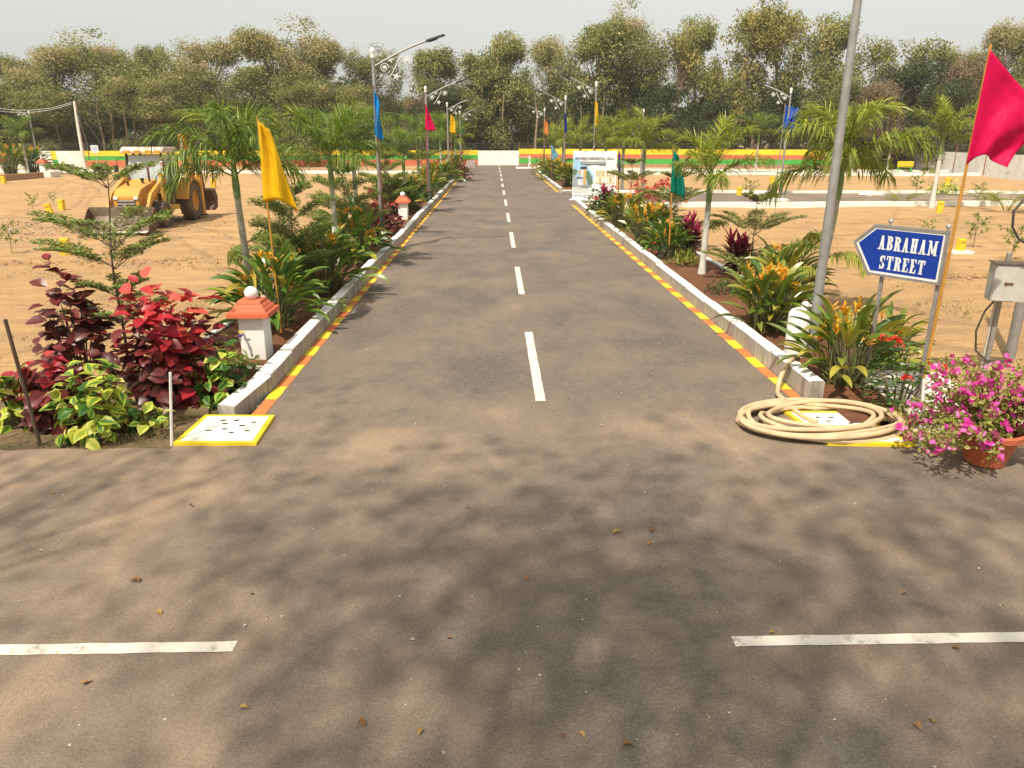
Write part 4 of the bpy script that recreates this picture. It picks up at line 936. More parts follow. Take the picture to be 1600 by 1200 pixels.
    pr('rear_bucket', [(2.9, 1.1), (3.3, 1.15), (3.55, .75), (3.4, .3), (2.95, .22), (3.15, .6)], bx + .15, bx + .85, 'rustred')
    pr('rear_frame', [(2.1, .45), (2.35, .45), (2.35, 1.0), (2.1, 1.0)], -1.15, 1.15, 'digdark')
    return t
digger()

# ------------------------------------------------------------------ plants
def dome(n, w_, h, z0=.15, shell=.55):
    """points in a dome, biased to its skin; returns points, outward normals"""
    d = unit(n); d[:, 2] = np.abs(d[:, 2]) * 1.15 - .18; d /= np.linalg.norm(d, axis=1, keepdims=True)
    r = RNG.uniform(shell ** 2, 1, n) ** .5; lump = 1 + .16 * np.sin(d[:, 0] * 5.1 + w_ * 9) + .14 * np.sin(d[:, 1] * 6.3 + d[:, 2] * 4)
    p = d * (r * lump)[:, None] * np.array([w_ / 2, w_ / 2, h - z0]); p[:, 2] += z0; k = p[:, 2] > .03
    return p[k], d[k]
def stems(mb, n, w_, h, r=.010, mi=0):
    for i in range(n):
        a = rnd.uniform(0, 6.28); q = rnd.uniform(.2, .8)
        e = Vector((math.cos(a) * w_ / 2 * q, math.sin(a) * w_ / 2 * q, h * (1 - .4 * q) * rnd.uniform(.75, .95)))
        b = Vector((math.cos(a) * .05, math.sin(a) * .05, -.05)); mb.tube([b, b.lerp(e, .5) + Vector((0, 0, .08)), e], [r * 1.4, r, r * .5], 5)
def bush(name, label, cat, w_, h, n, leaf, size, fol, tints, stem_m='woodstem', droop=.35, group=None, top_red=0.0, ns=14, shell=.45, ftint=None, flowers=None):
    t = thing(name, label, cat, group=group)
    mb = MB(); stems(mb, ns, w_, h); mb.build('stems', stem_m, t)
    p, d = dome(n, w_, h, .12, shell); k = len(p)
    # leaves gather in tufts
    a = RNG.uniform(0, 6.283, k); dirs = d * .8 + np.stack([np.cos(a), np.sin(a), -droop * np.ones(k) + RNG.normal(size=k) * .35], 1) * .9
    nr = d + np.array([0, 0, .9]) + RNG.normal(size=(k, 3)) * .35
    tint = RNG.uniform(*tints, k) + top_red * np.clip(p[:, 2] / h - .35, 0, 1) + (top_red * .55) * np.clip(np.sin(p[:, 0] * 7 / w_ + 1) * .6, -.2, 1)
    mb = MB(); scatter(mb, leaf, p, dirs, nr, RNG.uniform(size * .65, size * 1.25, k), tint if ftint is None else RNG.choice([-.42, -.2, -.05, .1, .25, .38], k) + RNG.uniform(-.08, .08, k), 0, ftint); mb.build('foliage', fol, t)
    if flowers:
        fm, fn, fs = flowers
        p, d = dome(fn * 2, w_ * 1.02, h * 1.03, .12, .97); sel = [i for i in range(len(p)) if p[i][2] > h * .35][:fn]
        for i in sel:
            mb = MB(); q = unit(26); q[:, 2] = np.abs(q[:, 2]); scatter(mb, leaf_rhomb(.7), p[i] + q * fs * .5, q, unit(26), fs * .55, RNG.uniform(0, 1, 26)); mb.build('flower', fm, t)
    return t
OV, RH, RH3, VA = leaf_oval(), leaf_rhomb(), leaf_rhomb(.34), leaf_vari()
VT = [(.30 if x == 0 else .60) for x in VA[2]]
def at(o, px, py, rz=0, sc=1.0, dz=0):
    g = G(px, py); o.location = (g.x, g.y, dz); o.rotation_euler = (0, 0, rz); o.scale = (sc, sc, sc); return o
CG, VG = 'copper-leaf shrubs in the kerbside beds', 'variegated yellow-green shrubs at the left corner'
at(bush('copperleaf_shrub', 'tall dark maroon copper-leaf shrub, left of the scarlet one at the left corner', 'shrub', .98, 1.5, 330, OV, .21, 'copper', (.04, .40), group=CG, droop=.6, top_red=.25, shell=.5), 134, 596)
at(bush('copperleaf_shrub', 'big scarlet-topped copper-leaf shrub next to the nearest orange-capped pillar', 'shrub', 1.12, 1.5, 680, OV, .20, 'copper', (.06, .5), group=CG, droop=.6, top_red=.95), 276, 624, .6)
at(bush('copperleaf_shrub', 'low crimson and maroon copper-leaf shrub at the far left behind the rusty stake', 'shrub', .76, .74, 210, OV, .20, 'copper', (.12, .5), group=CG, droop=.6, top_red=.5), 88, 655, 2)
at(bush('copperleaf_shrub', 'round red copper-leaf shrub beside the second left pillar', 'shrub', 1.4, 1.30, 700, OV, .18, 'copper', (.10, .55), group=CG, top_red=.5), 594, 369, 3)
at(bush('copperleaf_shrub', 'far dark copper-leaf shrub by the kerb near the end of the left bed', 'shrub', 2.2, 1.7, 300, OV, .26, 'copper', (.05, .45), group=CG, top_red=.3), 716, 280, 1)
at(bush('copperleaf_shrub', 'second far copper-leaf shrub just behind the tiny farthest pillar', 'shrub', 2.0, 1.6, 260, OV, .26, 'copper', (.05, .4), group=CG, top_red=.3), 703, 268, 1)
at(bush('variegated_shrub', 'cream and green variegated shrub in front of the maroon ones', 'shrub', .80, .82, 210, VA, .19, 'vari', (0, 1), 'stem', group=VG, ftint=VT, droop=.6), 160, 676)
at(bush('variegated_shrub', 'variegated yellow shrub at the left edge around the rusty stake', 'shrub', .68, .72, 130, VA, .19, 'vari', (0, 1), 'stem', group=VG, ftint=VT, droop=.5), 34, 658, 1)
at(bush('variegated_shrub', 'green and yellow variegated shrub against the left kerb beside the scarlet shrub', 'shrub', .68, .78, 190, VA, .17, 'vari', (0, 1), 'stem', group=VG, ftint=[x - .14 for x in VT], droop=.6), 342, 622, 2)
at(bush('variegated_shrub', 'tiny variegated seedling on the soil right of the cream variegated shrub', 'shrub', .42, .26, 26, VA, .16, 'vari', (0, 1), 'stem', group=VG, ftint=VT, droop=.4, ns=4), 232, 668, .5)

# torch lilies (heliconia)
def make_torch(seed, leafm, w_=1.6, h=1.3, n=52, nf=9):
    def mk(label):
        rnd.seed(seed); t = thing('torch_lily', label, 'torch lily', group='torch lily clumps in the kerbside beds')
        ms, ml = MB(), MB()
        for i in range(n):
            a = rnd.uniform(0, 6.283); r = rnd.uniform(.03, .26) * w_ / 1.6; q = rnd.random() ** .8
            base = Vector((math.cos(a) * r, math.sin(a) * r, -.03)); lean = Vector((math.cos(a), math.sin(a), 0)) * (.08 + .42 * q) * w_ / 1.6 * rnd.uniform(.5, 1)
            top = base + lean + Z * (h * (.24 + .48 * (1 - q) + rnd.uniform(0, .12)))
            ms.tube([base, base.lerp(top, .55) - lean * .12, top], [.013, .011, .007], 5)
            blade(ml, top, a + rnd.uniform(-.7, .7), 1.25 - 1.0 * q + rnd.uniform(-.15, .2), rnd.uniform(.45, .78) * h / 1.3, rnd.uniform(.09, .15), rnd.uniform(.5, 1.6), min(1, max(0, rnd.gauss(.42, .24) + (.35 if rnd.random() < .12 else 0))), 0, 7, .3, None, rnd.uniform(-.5, .5))
        ms.build('stems', 'stem', t); ml.build('foliage', leafm, t)
        for i in range(nf):
            a = rnd.uniform(0, 6.283); r = rnd.uniform(.1, .62) * w_ / 2; p = Vector((math.cos(a) * r, math.sin(a) * r, h * rnd.uniform(.58, 1.0) * (1 - .25 * r / w_)))
            mf = MB()
            for k in range(11):
                blade(mf, p + Z * (.018 * (k // 2)), rnd.uniform(0, 6.28), rnd.uniform(.1, 1.35), rnd.uniform(.10, .19), .034, -.25, rnd.random(), 0, 3, .4)
            f_ = mf.build('flower', 'torch', t); m2 = MB(); m2.tube([p * .55 + Z * -.1, p + Z * .05], .007, 5); m2.build('flower_stalk', 'stem', f_)
        return t
    return mk
TL = [Family(make_torch(3, 'helic', 1.75, 1.25, 110, 15)), Family(make_torch(8, 'helic', 1.6, 1.2, 100, 14)), Family(make_torch(21, 'helicy', 1.8, 1.15, 105, 26)), Family(make_torch(31, 'helicy', 1.5, 1.25, 80, 14))]
for k, px, py, rz, sc, lb in (
    (0, 428, 515, 0, 1.0, 'broad torch lily clump round the yellow flag cane, nearest on the left'),
    (1, 512, 462, .6, 1.05, 'torch lily clump second along the left bed, under the tiered sapling'),
    (1, 462, 442, 2.2, .9, 'torch lily behind the nearest left clump on its field side'),
    (0, 556, 412, 1.9, 1.1, 'dark torch lily clump beside the sky-blue flag lamp'),
    (1, 642, 330, 2.6, 1.2, 'torch lily clump just past the second left pillar'),
    (3, 668, 312, 1, 1.2, 'torch lily clump at the foot of the crimson flag lamp'),
    (0, 622, 336, 4, 1.1, 'torch lily clump behind the second left pillar on its field side'),
    (1, 690, 293, .4, 1.35, 'torch lily clump behind the small third pillar'),
    (3, 672, 294, 2, 1.3, 'torch lily left of the small third pillar'),
    (3, 706, 283, 3, 1.4, 'distant torch lily clump by the golden flag lamp'),
    (2, 1196, 520, .3, .98, 'torch lily clump with many orange flowers just beyond the white rounded post'),
    (3, 1222, 478, 1.3, .95, 'torch lily behind the orange-flowered clump near the right palm trunk'),
    (3, 1318, 608, 2.0, .92, 'yellowish torch lily growing round the left post of the street sign'),
    (3, 1385, 575, 3.1, .62, 'small torch lily with open orange flower under the street sign'),
    (2, 1010, 388, 1.2, 1.1, 'wide yellow-flowered torch lily clump left of the teal flag cane'),
    (2, 972, 358, 2.4, 1.05, 'bright flowering torch lily clump before the villa banner corner'),
    (0, 1040, 402, 4, .75, 'green torch lily foliage at the foot of the teal flag cane'),
    (2, 888, 293, .2, 1.3, 'yellowish torch lily clump at left edge of the villa banner'),
    (3, 868, 284, 4.2, 1.35, 'far torch lily clump under the pale blue flag'),
    (2, 856, 277, 1.2, 1.3, 'farthest torch lily clump at the right kerb end'),
    (3, 18, 272, 1.2, 2.0, 'large torch lily clump in the far left brick bed beside the pillar'),
    (1, 52, 270, 2.2, 1.9, 'second torch lily clump in the far left bed, near the lone lamp')):
    g = G(px, py); TL[k].put(lb, (g.x, g.y, 0), rz, sc)

# ti plants (cordyline)
def make_ti(label):
    rnd.seed(77); t = thing('ti_plant', label, 'ti plant', group='magenta ti plants in the right bed')
    ms, ml = MB(), MB()
    for i in range(6):
        a = i * 1.05 + rnd.uniform(-.3, .3); r = rnd.uniform(.05, .28); hh = rnd.uniform(.45, .95)
        b = Vector((math.cos(a) * r * .4, math.sin(a) * r * .4, -.03)); e = Vector((math.cos(a) * r, math.sin(a) * r, hh)); ms.tube([b, e], [.018, .014], 6)
        for j in range(24):
            q = j / 23
            blade(ml, b.lerp(e, .35 + .65 * q), j * 2.4 + i, -.1 + 1.45 * q, rnd.uniform(.34, .50), rnd.uniform(.055, .085), .9 - .5 * q, min(1, max(0, .12 + .62 * q ** 2 + rnd.uniform(-.12, .18))), 0, 5, .35)
    ms.build('stems', 'woodstem', t); ml.build('foliage', 'cordy', t); return t
ti = Family(make_ti)
for px, py, rz, sc, lb in ((1078, 396, 0, 1.0, 'magenta ti plant between the teal flag cane and a white palm trunk'), (1152, 432, 2, .98, 'ti plant with bright pink crown under the tiered sapling on the right'), (950, 338, 1, 1.15, 'ti plant in front of the villa banner'), (896, 292, 3, 1.0, 'small ti plant at the left edge of the villa banner')):
    g = G(px, py); ti.put(lb, (g.x, g.y, 0), rz, sc)

# flowering and green bushes
at(bush('ixora_shrub', 'ixora shrub with few red flower heads below the street sign', 'shrub', 1.0, .85, 420, RH, .085, 'shrub', (.1, .9), 'woodstem', .3, None, 0, 12, .35, None, ('redfl', 7, .075)), 1398, 645)
at(bush('ixora_shrub', 'ixora shrub with three red blooms at the right kerb corner beside the banner', 'shrub', 1.25, 1.15, 420, OV, .15, 'shrub', (.1, .9), 'woodstem', .2, None, 0, 12, .4, None, ('redfl', 4, .16)), 938, 338)
at(bush('mussaenda_shrub', 'coral-pink flowering shrub behind the yellow-flowered torch lilies', 'shrub', 1.9, 1.5, 330, OV, .14, 'shrub', (.2, .9), 'woodstem', .1, None, 0, 10, .5, None, ('coral', 16, .26)), 1022, 352)
at(bush('croton_shrub', 'dark small-leaved shrub at the foot of the near right palm', 'shrub', .95, .95, 480, RH, .085, 'shrub', (0, .5), 'woodstem', .2, None, 0, 14, .35), 1236, 452)
at(bush('croton_shrub', 'fresh green shrub beyond the orange-flowered torch lily on the right', 'shrub', .8, .75, 260, OV, .11, 'shrub', (.4, 1), 'stem', .1, None, 0, 10, .4), 1192, 446)
at(bush('low_shrub', 'low bright green plant right of the teal flag cane', 'shrub', .75, .42, 150, RH3, .17, 'helicy', (.2, .9), 'stem', -.2, None, 0, 8, .3), 1070, 418)
at(bush('low_shrub', 'low dark groundcover clump at the right bed edge below the limewashed trunk', 'shrub', 1.1, .35, 260, RH, .09, 'shrub', (.1, .7), 'stem', .1, None, 0, 8, .3), 1136, 462)
at(bush('low_shrub', 'small shaded bush with red buds by the teal flag cane base', 'shrub', .7, .6, 220, RH, .09, 'shrub', (0, .5), 'woodstem', .2, None, 0, 8, .3, None, ('redfl', 3, .06)), 1032, 408)
at(bush('low_shrub', 'little green plant on the soil behind the nearest orange-capped pillar', 'shrub', .5, .32, 110, RH3, .13, 'helicy', (.1, .6), 'stem', .1, None, 0, 6, .3), 374, 588)
at(bush('low_shrub', 'trailing plant spilling over the left kerb beside the broad torch lily', 'shrub', .8, .28, 190, RH, .07, 'tier', (.1, .7), 'stem', .2, None, 0, 6, .3), 522, 487)
bush_far = [(1474, 303, 1.9, .75, 'vari', 'row of yellow-green border plants on the verge under the far palm'), (843, 272, 2.2, 1.6, 'shrub', 'grey-green bush at the far end of the right bed'), (851, 281, 1.6, 1.5, 'shrub', 'bushy green shrub left of the pale blue flag')]
for px, py, ww, hh, m_, lb in bush_far:
    at(bush('border_shrub', lb, 'shrub', ww, hh, 260, RH, .2, m_, (.1, 1), 'stem', .1, None, 0, 8, .3), px, py)

# tiered saplings
def make_tier(label, seed=5, leafm='tier', tiers=((.72, .60), (1.02, .92), (1.30, .72), (1.62, .98), (2.15, .55), (2.5, .22)), lean=0.0, nb=6, top=2.55, dens=1.0):
    rnd.seed(seed); t = thing('tiered_sapling', label, 'sapling', group='umbrella-tiered saplings')
    tr = [Vector((lean * (z / top) ** 1.3 + .02 * math.sin(z * 3), .02 * math.cos(z * 2.2), z)) for z in np.linspace(-.05, top, 12)]
    mb = MB(); mb.tube(tr, np.linspace(.024, .006, 12), 8); mb.build('trunk', 'woodstem', t)
    for zt, L in tiers:
        b = Vector((lean * (zt / top) ** 1.3, 0, zt - L * .42)); ms, ml = MB(), MB(); a0 = rnd.uniform(0, 6.28)
        pos = []; dr = []
        for i in range(nb):
            a = a0 + i * 6.283 / nb + rnd.uniform(-.3, .3); l_ = L * rnd.uniform(.7, 1.12); h = Vector((math.cos(a), math.sin(a), 0)); sd = Vector((-h.y, h.x, 0))
            pts = [b + h * (l_ * q) + Z * (L * .42 * (1 - (1 - q) ** 1.8)) + sd * (.04 * math.sin(q * 7 + i)) for q in np.linspace(0, 1, 7)]
            ms.tube(pts, np.linspace(.007, .002, 7), 4)
            for q in np.linspace(.22, 1.0, int(11 + l_ * 16)):
                k = min(5, int(q * 6)); p = pts[k].lerp(pts[k + 1], q * 6 - k)
                for sgn in (-1, 1):
                    tw = (.05 + .17 * math.sin(math.pi * min(1, q * .8 + .1))) * l_ * rnd.uniform(.5, 1.2); e = p + sd * sgn * tw + h * tw * .6 + Z * .02
                    ms.tube([p, e], .002, 3, caps=False)
                    for m_ in range(int((3 + tw * 20) * dens)):
                        c = p.lerp(e, rnd.random()); ang = rnd.uniform(0, 6.28)
                        pos.append(c + Z * (rnd.uniform(-.008, .028) if dens < 1.45 else rnd.uniform(-.07, .07)) + Vector((rnd.gauss(0, .012), rnd.gauss(0, .012), 0))); dr.append((math.cos(ang), math.sin(ang), rnd.uniform(.1, .7)))
        k = len(pos); nr = np.array([0, 0, 1.0]) + RNG.normal(size=(k, 3)) * .35
        scatter(ml, RH, np.array(pos), np.array(dr), nr, RNG.uniform(.045, .078, k), RNG.uniform(0, 1, k))
        br = ms.build('branches', 'woodstem', t); ml.build('leaf_tier', leafm, br)
    return t
o = make_tier('tall tiered sapling rising behind the copper-leaf shrubs at left', 5, 'tier', ((.98, .72), (1.30, .55), (1.84, .85), (2.2, 1.10), (2.82, .62)), .16, 6, 2.9)
g = G(200, 580); o.location = (g.x, g.y, 0); o.rotation_euler = (0, 0, .0)
fam1 = Family(lambda lb: make_tier(lb, 9, 'tier', ((.8, .9), (1.1, 1.15), (1.35, .8), (1.6, 1.0), (2.0, .9), (2.3, .5)), .1, 6, 2.4, 1.46))
fam2 = Family(lambda lb: make_tier(lb, 14, 'tiersage', ((.68, 1.1), (1.5, 1.05), (1.95, .45)), .05, 7, 1.9, 1.4))
for f_, px, py, rz, sc, lb in ((fam1, 464, 470, 0, 1.0, 'sage-leaved tiered sapling between the yellow flag and the second left palm'), (fam1, 545, 400, 2, 1.05, 'tiered sapling left of the sky-blue flag lamp'), (fam1, 605, 340, 1, 1.1, 'tiered sapling behind the red copper-leaf shrub and second pillar'),
    (fam2, 1168, 440, 0, 1.0, 'wide-tiered sapling left of the near right palm'), (fam2, 1050, 384, 1.4, 1.1, 'tiered sapling behind the teal flag'), (fam2, 985, 332, 2.5, 1.15, 'thin tiered sapling right of the villa banner'), (fam2, 655, 302, 1, 1.6, 'far tiered sapling near the crimson flag lamp')):
    g = G(px, py); f_.put(lb, (g.x, g.y, 0), rz, sc)

# foxtail palms
def make_palm(seed, leafm, trunk=1.55, fl=1.45, nf=11, droop=1.9, curl=.9, lean=.15, low=0, white=.5):
    def mk(label):
        rnd.seed(seed); t = thing('foxtail_palm', label, 'palm', group='young foxtail palms')
        zs = np.linspace(-.08, trunk, 10); mb = MB(); off = lambda z: Vector((lean * (1 - (1 - min(z, 3) / (trunk + .8)) ** 2), .0, z))
        pts = [off(z) for z in zs]; rad = [.070 - .018 * (z / trunk) + (.018 if z < .1 else 0) + .0025 * math.sin(z * 40) for z in zs]
        kk = max(2, int(len(zs) * white)); mb.tube(pts[:kk + 1], rad[:kk + 1], 12, 1); mb.tube(pts[kk:], rad[kk:], 12, 0); mb.build('trunk', ['palmtrunk', 'palmwhite'], t)
        mb = MB(); c0 = off(trunk); c1 = off(trunk + .62); mb.tube([c0, c0.lerp(c1, .3), c0.lerp(c1, .7), c1], [.056, .062, .048, .03], 12); mb.build('crownshaft', 'shaft', t)
        for i in range(nf + low):
            a = i * 2.4 + rnd.uniform(-.3, .3); q = (i + .5) / nf; el = 1.5 - 1.05 * q + rnd.uniform(-.1, .1); L = fl * rnd.uniform(.85, 1.12) * (.8 + .3 * math.sin(math.pi * min(q, 1)))
            st = c1.lerp(c0, .5 * min(q, 1))
            if i >= nf: el = .55; L = fl * .62; st = off(trunk * rnd.uniform(.35, .65)); a = rnd.uniform(0, 6.28)
            h = Vector((math.cos(a), math.sin(a), 0)); sd = Vector((-h.y, h.x, 0)); p = st.copy(); e = el; pts = []; tang = []; n = 16
            for k in range(n + 1):
                d = h * math.cos(e) + Z * math.sin(e); pts.append(p.copy()); tang.append(d); p = p + d * (L / n); e -= droop / n * (.35 + 1.3 * k / n)
            mb = MB(); mb.tube(pts, np.linspace(.016, .003, n + 1), 5)
            fr = mb.build('frond', 'rach', t)
            B = []; D = []; NL = []
            for q2 in np.linspace(.14, 1, 60):
                k = min(n - 1, int(q2 * n)); p_ = pts[k].lerp(pts[k + 1], q2 * n - k); d = tang[k]; up = sd.cross(d) * -1
                for w3 in range(3):
                    ang = rnd.choice((rnd.gauss(.25, .45), math.pi - rnd.gauss(.25, .45), rnd.uniform(0, 6.28)))
                    out = sd * math.cos(ang) + up * math.sin(ang); B.append(p_); D.append(out * .75 + d * (.55 + .3 * q2)); NL.append(fl * .35 * (1.05 - .55 * abs(q2 - .5) * 1.2) * rnd.uniform(.75, 1.15) * (.6 if i >= nf else 1))
            B, D, NL = np.array(B), np.array(D), np.array(NL); D /= np.linalg.norm(D, axis=1, keepdims=True); g_ = np.array([0, 0, -1.0]); cq = curl * (.35 + 1.5 * min(q, 1.1))
            m1 = B + D * (NL * .5)[:, None] + g_ * (NL * .06 * cq)[:, None]; D2 = D + g_ * cq; D2 /= np.linalg.norm(D2, axis=1, keepdims=True); m2 = m1 + D2 * (NL * .5)[:, None]
            wv = np.cross(D, g_) + RNG.normal(size=D.shape) * .35; wv /= np.linalg.norm(wv, axis=1, keepdims=True); W = NL[:, None] * .017 + .0045
            V = np.stack([B - wv * W * .5, B + wv * W * .5, m1 - wv * W, m1 + wv * W, m2], 1).reshape(-1, 3); F = []; T_ = []
            for j in range(len(B)):
                o_ = j * 5; F += [(o_, o_ + 1, o_ + 3, o_ + 2), (o_ + 2, o_ + 3, o_ + 4)]
            tt = np.clip(RNG.normal(.42, .22, len(B)) + (.2 if q < .25 else 0) + (.35 if rnd.random() < .08 else 0), 0, 1)
            ml = MB(); ml.raw(V, F, 0, np.repeat(tt, 2)); ml.build('leaflets', leafm, fr)
        return t
    return mk
PA = Family(make_palm(4, 'palm', 2.12, 1.34, 10, 1.85, 1.0, -.10, 2, .4)); PB = Family(make_palm(12, 'palmyel', 1.85, 1.2, 10, 1.9, 1.3, .22, 4, .35)); PC = Family(make_palm(23, 'palmyel', 1.45, 1.1, 8, 1.1, .7, .03, 1, .8)); PD = Family(make_palm(31, 'palm', 1.6, 1.25, 8, 1.1, .7, .0, 0, .5))
for f_, px, py, rz, sc, lb in (
    (PA, 402, 503, .1, 1.04, 'dark foxtail palm nearest on the left, behind the orange-capped pillar'),
    (PD, 528, 420, 1.0, 1.25, 'foxtail palm between the yellow flag and the sky-blue flag, second on the left'),
    (PD, 560, 372, 2.6, 1.35, 'foxtail palm immediately left of the sky-blue flag'),
    (PD, 634, 335, 2.2, 1.15, 'foxtail palm rising over the second left pillar'),
    (PD, 655, 300, 4.0, 1.45, 'foxtail palm left of the crimson flag'),
    (PD, 690, 285, 5.1, 1.55, 'foxtail palm between the crimson and golden flags'),
    (PC, 712, 274, 1.0, 1.5, 'far foxtail palm right of the golden flag'),
    (PB, 1262, 500, .0, 1.17, 'drooping foxtail palm crossed by the tall grey lamp pole on the right'),
    (PC, 1096, 432, .5, 1.2, 'bright yellow-green foxtail palm right of the teal flag, trunk limewashed'),
    (PC, 1003, 330, 2.2, 1.45, 'yellow-green foxtail palm just right of the villa banner'),
    (PC, 945, 300, 3.3, 1.45, 'yellow-green foxtail palm behind the villa banner, under the yellow flag'),
    (PC, 972, 298, 4.0, 1.55, 'yellow-green foxtail palm behind the banner beside the navy flag'),
    (PC, 905, 288, 5.0, 1.5, 'foxtail palm behind the left edge of the villa banner'),
    (PC, 878, 281, .3, 1.5, 'foxtail palm between the peach and navy flags'),
    (PC, 862, 274, 1.3, 1.4, 'farthest foxtail palm on the right, near the peach flag'),
    (PC, 1456, 322, 1.5, 1.65, 'slender foxtail palm alone before the grey wall'),
    (PD, 1180, 270, 2.0, 1.7, 'far dark palm by the striped wall, between the bright palm and royal-blue flag'),
    (PC, 1385, 272, .5, 1.3, 'far palm by the striped wall, right of the near right palm'),
    (PD, 45, 272, 1.0, 1.6, 'dark palm in the far left bed beside the lone lamp')):
    g = G(px, py); f_.put(lb, (g.x, g.y, 0), rz, sc)
def make_clump(label):
    rnd.seed(41); t = thing('areca_palm', label, 'palm', group='low areca palms by the side road'); ml, ms = MB(), MB()
    for i in range(15):
        a = rnd.uniform(0, 6.28); el = rnd.uniform(.75, 1.4); p = Vector((math.cos(a) * .08, math.sin(a) * .08, -.05)); L = rnd.uniform(1.0, 1.6); pts = []; e = el
        for k in range(11):
            pts.append(p.copy()); d = Vector((math.cos(a) * math.cos(e), math.sin(a) * math.cos(e), math.sin(e))); p = p + d * L / 10; e -= .13
        ms.tube(pts, np.linspace(.012, .003, 11), 4)
        for k in range(3, 11):
            for s_ in (-1, 1):
                for m_ in range(2): blade(ml, pts[k], a + s_ * rnd.uniform(.5, 1.0), rnd.uniform(.0, .5), .34 * rnd.uniform(.7, 1.1), .022, 1.0, rnd.random(), 0, 3, .3)
    ms.build('stems', 'rach', t); ml.build('foliage', 'palmyel', t); return t
ar = Family(make_clump)
for px, py, sc, lb in ((1572, 326, 1.15, 'dense areca palm clump before the white kerb at right edge'), (1538, 318, .8, 'thin areca palm left of the dense clump'), (1408, 318, .75, 'small wilted areca palm left of the slender palm trunk')):
    g = G(px, py); ar.put(lb, (g.x, g.y, -.05), rnd.uniform(0, 6), sc)

# field saplings
def make_sap(label):
    rnd.seed(55); t = thing('field_sapling', label, 'sapling', group='small saplings planted in the bare fields')
    ms = MB(); pos = []; dr = []
    ms.tube([(0, 0, -.1), (.02, 0, .4), (0, .02, .8)], [.012, .009, .005], 5)
    for i in range(9):
        a = i * 2.4; z = .25 + .06 * i; e = Vector((math.cos(a) * rnd.uniform(.2, .42), math.sin(a) * rnd.uniform(.2, .42), z + rnd.uniform(.1, .25))); ms.tube([(0, 0, z), e], .004, 4)
        for j in range(12): q = rnd.uniform(.3, 1.05); pos.append(Vector((0, 0, z)).lerp(e, q)); dr.append(unit(1)[0] + np.array([0, 0, .2]))
    ms.build('stems', 'woodstem', t); ml = MB(); scatter(ml, RH, pos, dr, np.array([0, 0, 1.0]) + RNG.normal(size=(len(pos), 3)) * .3, .11, RNG.uniform(0, 1, len(pos))); ml.build('foliage', 'tier', t); return t
sp = Family(make_sap)
for px, py, sc, lb in ((1522, 382, 1.15, 'leafy sapling just right of the yellow stone on its white pad'), (1580, 402, 1.1, 'sapling near the right edge above the meter box'), (1448, 372, .8, 'low sapling whose top shows over the street sign'), (52, 327, .9, 'spindly sapling left of the tilted yellow stone'), (18, 392, 1.0, 'small sapling at the far left edge on grey gravel'), (84, 318, .7, 'tiny sapling behind the tilted yellow stone'), (345, 288, 1.7, 'bushy sapling beyond the digger before the striped wall'), (304, 262, 1.8, 'low bush against the striped wall behind the digger boom'), (1170, 316, 1.4, 'young tree with thin stem near the white-painted rocks'), (1430, 305, 1.4, 'thin sapling beside the yellow-green border plants'), (1528, 312, 1.1, 'thin sapling in front of the long flat white rock'), (130, 405, .6, 'tiny dry sapling right of the nearest left yellow stone')):
    g = G(px, py); sp.put(lb, (g.x, g.y, -.08), rnd.uniform(0, 6), sc)

# bougainvillea in its pot
g = G(1547, 728); t = thing('potted_bougainvillea', 'magenta bougainvillea with cream-edged leaves in a terracotta pot', 'potted plant', (g.x, g.y + .1, 0), 0, None, 1.0)
mb = MB(); mb.lathe([(.17, 0), (.185, .01), (.265, .30), (.275, .31), (.31, .315), (.315, .37), (.30, .385), (.275, .38), (.26, .30), (.02, .28)], n=36); mb.build('pot', 'pot', t)
mb = MB(); mb.lathe([(.262, .31), (.14, .325), (.01, .33)], n=18); mb.build('soil', 'soil', t)
rnd.seed(19); ms = MB(); lp = []; ld = []; fp = []
for i in range(46):
    a = rnd.uniform(0, 6.283)
    if i < 14: a = math.pi + rnd.uniform(-.9, .9)
    el = rnd.uniform(.45, 1.5); L = rnd.uniform(.5, .95) + (.15 if i < 8 else 0); p = Vector((rnd.uniform(-.08, .08), rnd.uniform(-.08, .08), .30)); e = el; pts = []
    for k in range(11):
        pts.append(p.copy()); p = p + Vector((math.cos(a) * math.cos(e), math.sin(a) * math.cos(e), math.sin(e))) * L / 10; e -= (.17 if el < .9 else .10) * (.5 + k / 9); a += rnd.uniform(-.16, .16)
    ms.tube(pts, np.linspace(.008, .002, 11), 5)
    for k in range(2, 11):
        for j in range(15): lp.append(pts[k] + Vector((rnd.gauss(0, .035), rnd.gauss(0, .035), rnd.gauss(0, .032)))); ld.append(unit(1)[0])
        if k > 3 and rnd.random() < .75:
            fp.append(pts[k] + Vector((rnd.gauss(0, .03), rnd.gauss(0, .03), rnd.gauss(.02, .03))))
    fp.append(pts[10])
ms.build('stems', 'woodstem', t)
ml = MB(); ml_n = np.array([0, 0, .8]) + RNG.normal(size=(len(lp), 3)) * .5; scatter(ml, VA, lp, ld, ml_n, RNG.uniform(.034, .062, len(lp)), RNG.uniform(-.12, .3, len(lp)), 0, [(.12 if x == 0 else .62) for x in VA[2]]); ml.build('foliage', 'bougleaf', t)
mf = MB()
for p in fp:
    for c in range(rnd.choice((1, 2, 3))):
        q = p + Vector((rnd.gauss(0, .025), rnd.gauss(0, .025), rnd.gauss(0, .02))); up = unit(1)[0] + np.array([0, 0, .5]); d = unit(3)
        scatter(mf, leaf_oval(.2, -.1, .85), [q] * 3, d + up * .6, np.tile(up, (3, 1)), RNG.uniform(.044, .068), RNG.uniform(0, 1))
mf.build('blossoms', 'magfl', t)

